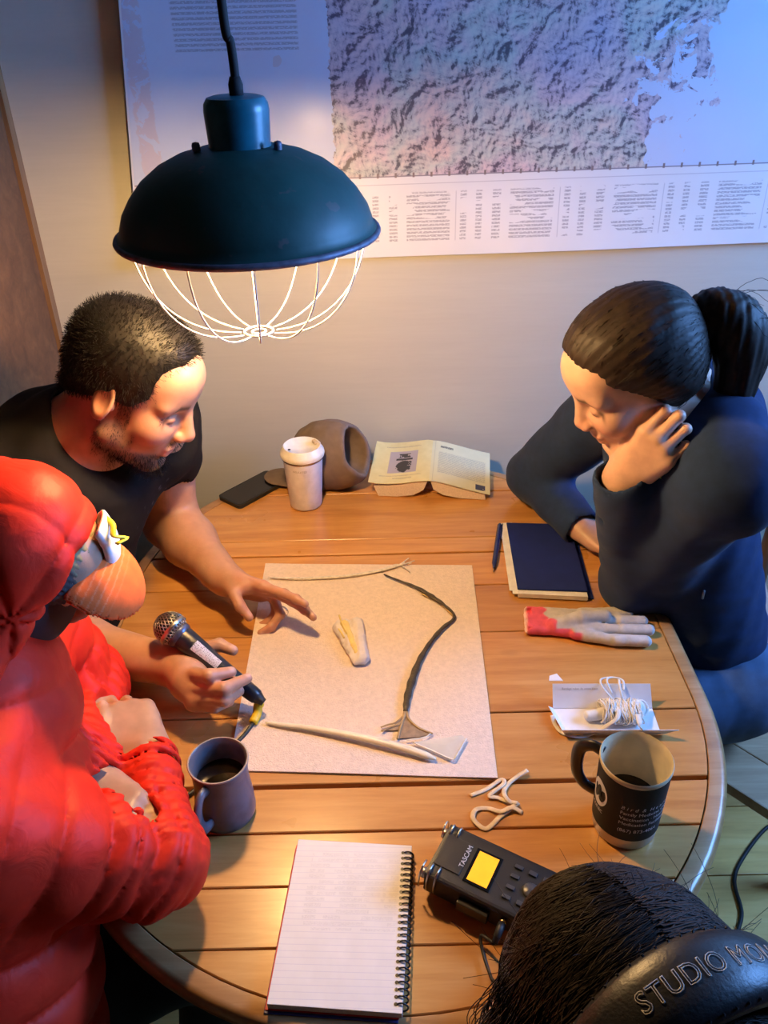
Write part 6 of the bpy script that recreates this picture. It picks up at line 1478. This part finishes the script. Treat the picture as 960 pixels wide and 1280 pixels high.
# ------------------------------------------------------------------ person with headphones, seen from above and behind
def listener():
    HO = np.array([.174, .314, 1.034]); HS = .98
    HR = basis((-.36, .93, -.06), (-.02, .06, 1)); CH_ = HO.copy()
    neckp = HO+HR@np.array([-.06, 0, -.17]); chest = neckp+np.array([.05, -.10, -.14])
    shL, shR = chest+np.array([-.16, -.03, .05]), chest+np.array([.17, .06, .05]); hipc = np.array([chest[0]+.02, -.10, .56])
    elL = shL+np.array([-.06, .12, -.20]); wrL = onz(632, 1300, .79)
    body = head_ops(HO, HR, HS, fem=True)
    body += [('u', cap(neckp, chest+[0, 0, .06], .055, .07), .04), ('u', cap(shL, shR, .065, .065), .04), ('u', cap(chest, hipc, .10, .12), .05)]
    limb(body, [shL, elL, wrL], [.05, .042, .028], .03); elR = shR+np.array([.06, .10, -.22]); wrR = np.array([hipc[0]+.12, .20, .645]); limb(body, [shR, elR, wrR], [.05, .042, .028], .03)
    xh = onz(655, 1262, .79)-wrL; xh[2] = 0; B_ = basis(xh, (0, 0, 1))
    body += hand_ops(wrL, np.stack([B_[:, 0], -B_[:, 1], B_[:, 2]], 1), -1, dict(index=(20, 30, 20), middle=(24, 34, 20), ring=(28, 36, 20), little=(32, 36, 20)), [(.022, .018, -.006), (.050, .034, -.012), (.074, .036, -.018), (.094, .032, -.02)], .9)
    B2 = basis((-.6, .8, 0), (0, 0, 1)); body += hand_ops(wrR, B2, 1, dict(index=(20, 30, 20), middle=(24, 34, 20), ring=(28, 36, 20), little=(32, 36, 20)), [(.022, .018, -.006), (.050, .034, -.012), (.074, .036, -.018), (.094, .032, -.02)], .9)
    lo, hi = bbox(HO+[0, 0, .1], elL, elR, hipc, wrL, wrR, pad=.13); hr = lambda p: ((p-HO.astype(np.float32))@HR.astype(np.float32))/HS
    person = sdf_obj('person', body, lo, hi, .0035, M_SKIN, None, lambda p: face_col(hr(p), np.tile(np.array(SKIN_F, np.float32), (len(p), 1)), (0.5, .17, .15), (.05, .03, .02)), .01)
    tag(person, 'dark haired person wearing headphones, bent over the table beside the recorder', 'person')
    def hline(q): return np.maximum(.8*(q[..., 0]-.088-.3*np.maximum(0, q[..., 2]-.06)+.8*np.maximum(0, .02-q[..., 2])), -.10-q[..., 2])
    skull = [('u', local(ell((-.018, 0, .038), (.094, .074, .078)), HO, HR, HS), .01), ('u', local(ell((.02, 0, .02), (.075, .070, .080)), HO, HR, HS), .03), ('u', local(ell((-.03, 0, -.03), (.070, .072, .085)), HO, HR, HS), .03)]
    hc = sdf_obj('hair', skull+[('d', lambda p: -.011+.002*wob(p, 60), 0), ('i', lambda p: hline(hr(p)), .01)], HO-.2, HO+.2, .004, M_HAIRB, person, None, .016)
    paths = []; m = 16
    def ellp(x, phi, s_, lift):
        """point at fore-aft x, angle phi from the parting down side s_"""
        cx = np.clip((x+.014)/.104, -.98, .98); sc_ = math.sqrt(1-cx*cx)
        return np.array([x, s_*(.078+lift)*sc_*math.sin(phi)-.006*(1-min(phi, 1)), .030+(.084+lift)*sc_*math.cos(phi) if phi < math.pi/2 else .030+(.100+lift)*math.cos(phi)*sc_])
    shell = skull+[('d', lambda p: -.011+.002*wob(p, 60), 0)]
    g_l = HR.T@np.array([0, 0, -1.0])
    for i in range(8000):
        s_ = rng.choice([-1, 1]); x0 = rng.uniform(-.10, .088); lift = .004+rng.random()*.014; drift = rng.normal(0, .02)+(.020 if x0 > .02 else -.01); fr = rng.uniform(0, 6.28); amp = rng.uniform(.001, .007)
        st = rng.uniform(0, .8) if rng.random() < .6 else 0.02; endp = rng.uniform(1.5, 1.95); Ld = rng.uniform(.03, .11); P = []
        for k in range(m):
            t = k/(m-1)
            if t < .6:
                u = t/.6; phi = st+(endp-st)*u; q = ellp(np.clip(x0+drift*u, -.115, .090), phi, s_, lift*(.4+.6*u)+.004)
            else:
                u = (t-.6)/.4; q = q_last+(g_l*Ld*u/ (m*.4)*1.0)*m*.4*(1/ max(1, (m*.4)))
            if t < .6: q_last = q
            else: q_last = q_last+g_l*Ld/(m*.4); q = q_last
            w_ = amp*math.sin(fr+t*9); P.append(q+np.array([w_, w_*.5, amp*.5*math.cos(fr*1.7+t*7)]))
        paths.append(HO+(np.array(P)*HS)@HR.T)
    for i in range(300):     # flyaway frizz
        x0 = rng.uniform(-.09, .085); s_ = rng.choice([-1, 1]); phi = rng.uniform(.1, 1.9); q = ellp(x0, phi, s_, .010); d = q/np.linalg.norm(q)+rng.normal(0, .5, 3); c1 = rng.normal(0, .6, 3); Lf = rng.uniform(.015, .045)
        P = [q+d*Lf*t*.7+c1*Lf*t*t*.8+g_l*Lf*t*t*.6 for t in np.linspace(0, 1, m)]; paths.append(HO+(np.array(P)*HS)@HR.T)
    lift = np.random.default_rng(5).uniform(.0005, .0055, (8000, 1))*np.ones((1, m)); PP = push_out(shell, np.array(paths[:8000]), lift)
    hair_mesh('strands', PP, .0007, .0004, M_HAIRB, hc); hair_mesh('flyaway_strands', push_out(shell, np.array(paths[8000:]), 0.004), .00028, .0002, M_HAIRB, hc)
    # long locks framing the left side of the face
    lp = []
    for i in range(260):
        x0 = rng.uniform(.01, .075); q = ellp(x0, rng.uniform(1.3, 1.7), 1, .016); q = q+rng.normal(0, .004, 3); sw = rng.normal(0, .012, 3); fr = rng.uniform(0, 6.28)
        P = [q+g_l*.15*t+sw*t+np.array([.0, .020, 0])*math.sin(3*t)+.004*np.array([math.sin(fr+6*t), math.cos(fr+5*t), 0]) for t in np.linspace(0, 1, m)]; lp.append(HO+(np.array(P)*HS)@HR.T)
    hair_mesh('lock', lp, .0006, .0003, M_HAIRB, hc)
    # clothing
    top = [('u', cap(shL, shR, .085, .085), .05), ('u', cap(chest, hipc, .125, .14), .05), ('u', cap(shL, elL, .068, .056), .03), ('u', cap(shR, elR, .068, .056), .03), ('u', cap(elR, wrR, .052, .040), .03), ('u', cap(elL, elL+(wrL-elL)*.55, .052, .045), .03),
           ('s', cap(chest+[0, 0, .08], HO, .058, .08), .01), ('d', lambda p: .004*wob(p, 30), 0)]
    lo, hi = bbox(shL, shR, elL, elR, hipc, pad=.17); sdf_obj('sweater', top, lo, hi, .006, mat('charcoal_wool', (0.03, 0.03, 0.035), 0.9), person, None, .015)
    tr = [('u', cap(hipc+[.09, 0, 0], hipc-[.09, 0, 0], .12, .12), .03)]
    for s_ in (-1, 1): tr += leg_ops(hipc+[s_*.09, 0, 0], np.array([hipc[0]+s_*.11, .30, .53]), np.array([hipc[0]+s_*.11, .26, .09]))
    lo, hi = bbox(hipc, (hipc[0]-.12, .3, .05), (hipc[0]+.12, .3, .05), pad=.16); sdf_obj('trousers', tr, lo, hi, .008, mat('dark_denim', (0, 0, 0)), person, None, .01)
    for s_ in (-1, 1): shoe('shoe', (hipc[0]+s_*.11, .26, .09), (0, 1, 0), M_SHOE, person)
    stool(float(hipc[0]), float(hipc[1]), 'wooden stool under the person wearing headphones')
    # headphones
    hp = thing('headphones', 'black padded headphones lettered STUDIO MONITOR on the band, worn over dark hair', 'headphones', HO+[0, 0, .12])
    M_LEA = mat('black_leatherette', (0.010, 0.010, 0.011), 0.42, bmp=.3, bscale=350, bdist=.001)
    BX, BY, BZ, OZ = -.045, .104, .136, .0
    def bpt(th_, x, up_): r = 1+up_/.11; return HO+HR@np.array([BX+x, BY*r*math.cos(th_), OZ+BZ*r*math.sin(th_)])
    secs = [(-.026, .000), (-.027, .006), (-.021, .0115), (-.010, .0135), (.010, .0135), (.021, .0115), (.027, .006), (.026, .000), (.012, -.003), (-.012, -.003)]
    th_ = np.linspace(.28, math.pi-.28, 49); vs = []; K = len(secs)
    for t in th_:
        wd = .62+.38*math.sin(t)**2
        for x, u in secs: vs.append(bpt(t, x*wd, u))
    fs = [(i*K+j, i*K+(j+1) % K, (i+1)*K+(j+1) % K, (i+1)*K+j) for i in range(48) for j in range(K)]+[tuple(range(K)), tuple(48*K+j for j in range(K-1, -1, -1))]
    smooth_angle(MB().add(vs, fs).build('headband', M_LEA, hp), 60)
    for x in (-.0255, .0255):
        for k in range(54):
            t = .4+(math.pi-.8)*k/53; wd = .62+.38*math.sin(t)**2; c = bpt(t, x*wd, .0082); MB().add([c+v for v in np.array([(.0013, 0, 0), (-.0013, 0, 0), (0, .0013, 0), (0, -.0013, 0), (0, 0, .0013), (0, 0, -.0013)])], [(0, 2, 4), (2, 1, 4), (1, 3, 4), (3, 0, 4), (2, 0, 5), (1, 2, 5), (3, 1, 5), (0, 3, 5)]).build('stitch', M_LEA, hp) if k % 2 == 0 else None
    # outlined lettering following the band
    cu = bpy.data.curves.new('lettering', 'FONT'); cu.body = 'STUDIO MONITOR'; cu.size = .0185; cu.align_x = 'CENTER'; cu.align_y = 'CENTER'; cu.fill_mode = 'NONE'; cu.bevel_depth = .00038; cu.bevel_resolution = 0; cu.resolution_u = 3; cu.space_character = 1.08
    o = bpy.data.objects.new('lettering', cu); col.objects.link(o); bpy.context.view_layer.update()
    me = bpy.data.meshes.new_from_object(o.evaluated_get(bpy.context.evaluated_depsgraph_get())); bpy.data.objects.remove(o)
    for v in me.vertices:
        v.co = Vector(bpt(math.pi/2+LET0+v.co.x/.128, v.co.y-.001, .0139+v.co.z*.6))
    link('lettering', me, mat('grey_lettering', (0.38, 0.36, 0.33), 0.5), hp)
    for s_ in (-1, 1):
        c = HO+HR@np.array([BX+.012, s_*.094, -.022]); Rc = np.stack([HR[:, 0], HR[:, 2]*s_*-1, HR[:, 1]*s_], 1)
        smooth_angle(MB().lathe([(0, .030), (.028, .028), (.036, .018), (.038, .006), (.040, .002), (.040, -.010), (.028, -.014), (.0, -.014)], c, 28, Rc).build('ear_cup', M_LEA, hp), 50)
        MB().tube([bpt(.30 if s_ > 0 else math.pi-.30, 0, .004), c+HR@np.array([0, s_*.026, .02])], .006, 8).build('yoke', mat('black_plastic', (0, 0, 0)), hp, True)
    # cable from the recorder jack up into the hair
    j0 = L(.028, -RW/2-.001, RH*.62); MB().lathe([(0, 0), (.0042, 0), (.0042, .006), (0, .006)], j0, 12, np.stack([Rr[:, 0], Rr[:, 2], -Rr[:, 1]], 1)).build('jack', mat('brass', (0.75, 0.55, 0.22), 0.25, 1.0), hp, True)
    dn = -Rr[:, 1]; pj = [j0+dn*.005, j0+dn*.014, j0+dn*.028-[0, 0, .006]]; MB().tube(pj, [.0048, .0048, .0036], 10).build('plug', mat('black_rubber', (0, 0, 0)), hp, True)
    P = spline([pj[-1], onz(601, 1170, ZT+.012), onz(605, 1195, ZT+.006), onz(614, 1222, ZT+.010), onz(622, 1245, ZT+.04), HO+HR@np.array([.0, .11, -.06])], 8); MB().tube(P, .0021, 6).build('cable', mat('black_rubber', (0, 0, 0)), hp, True)
LET0 = 0.27
listener()
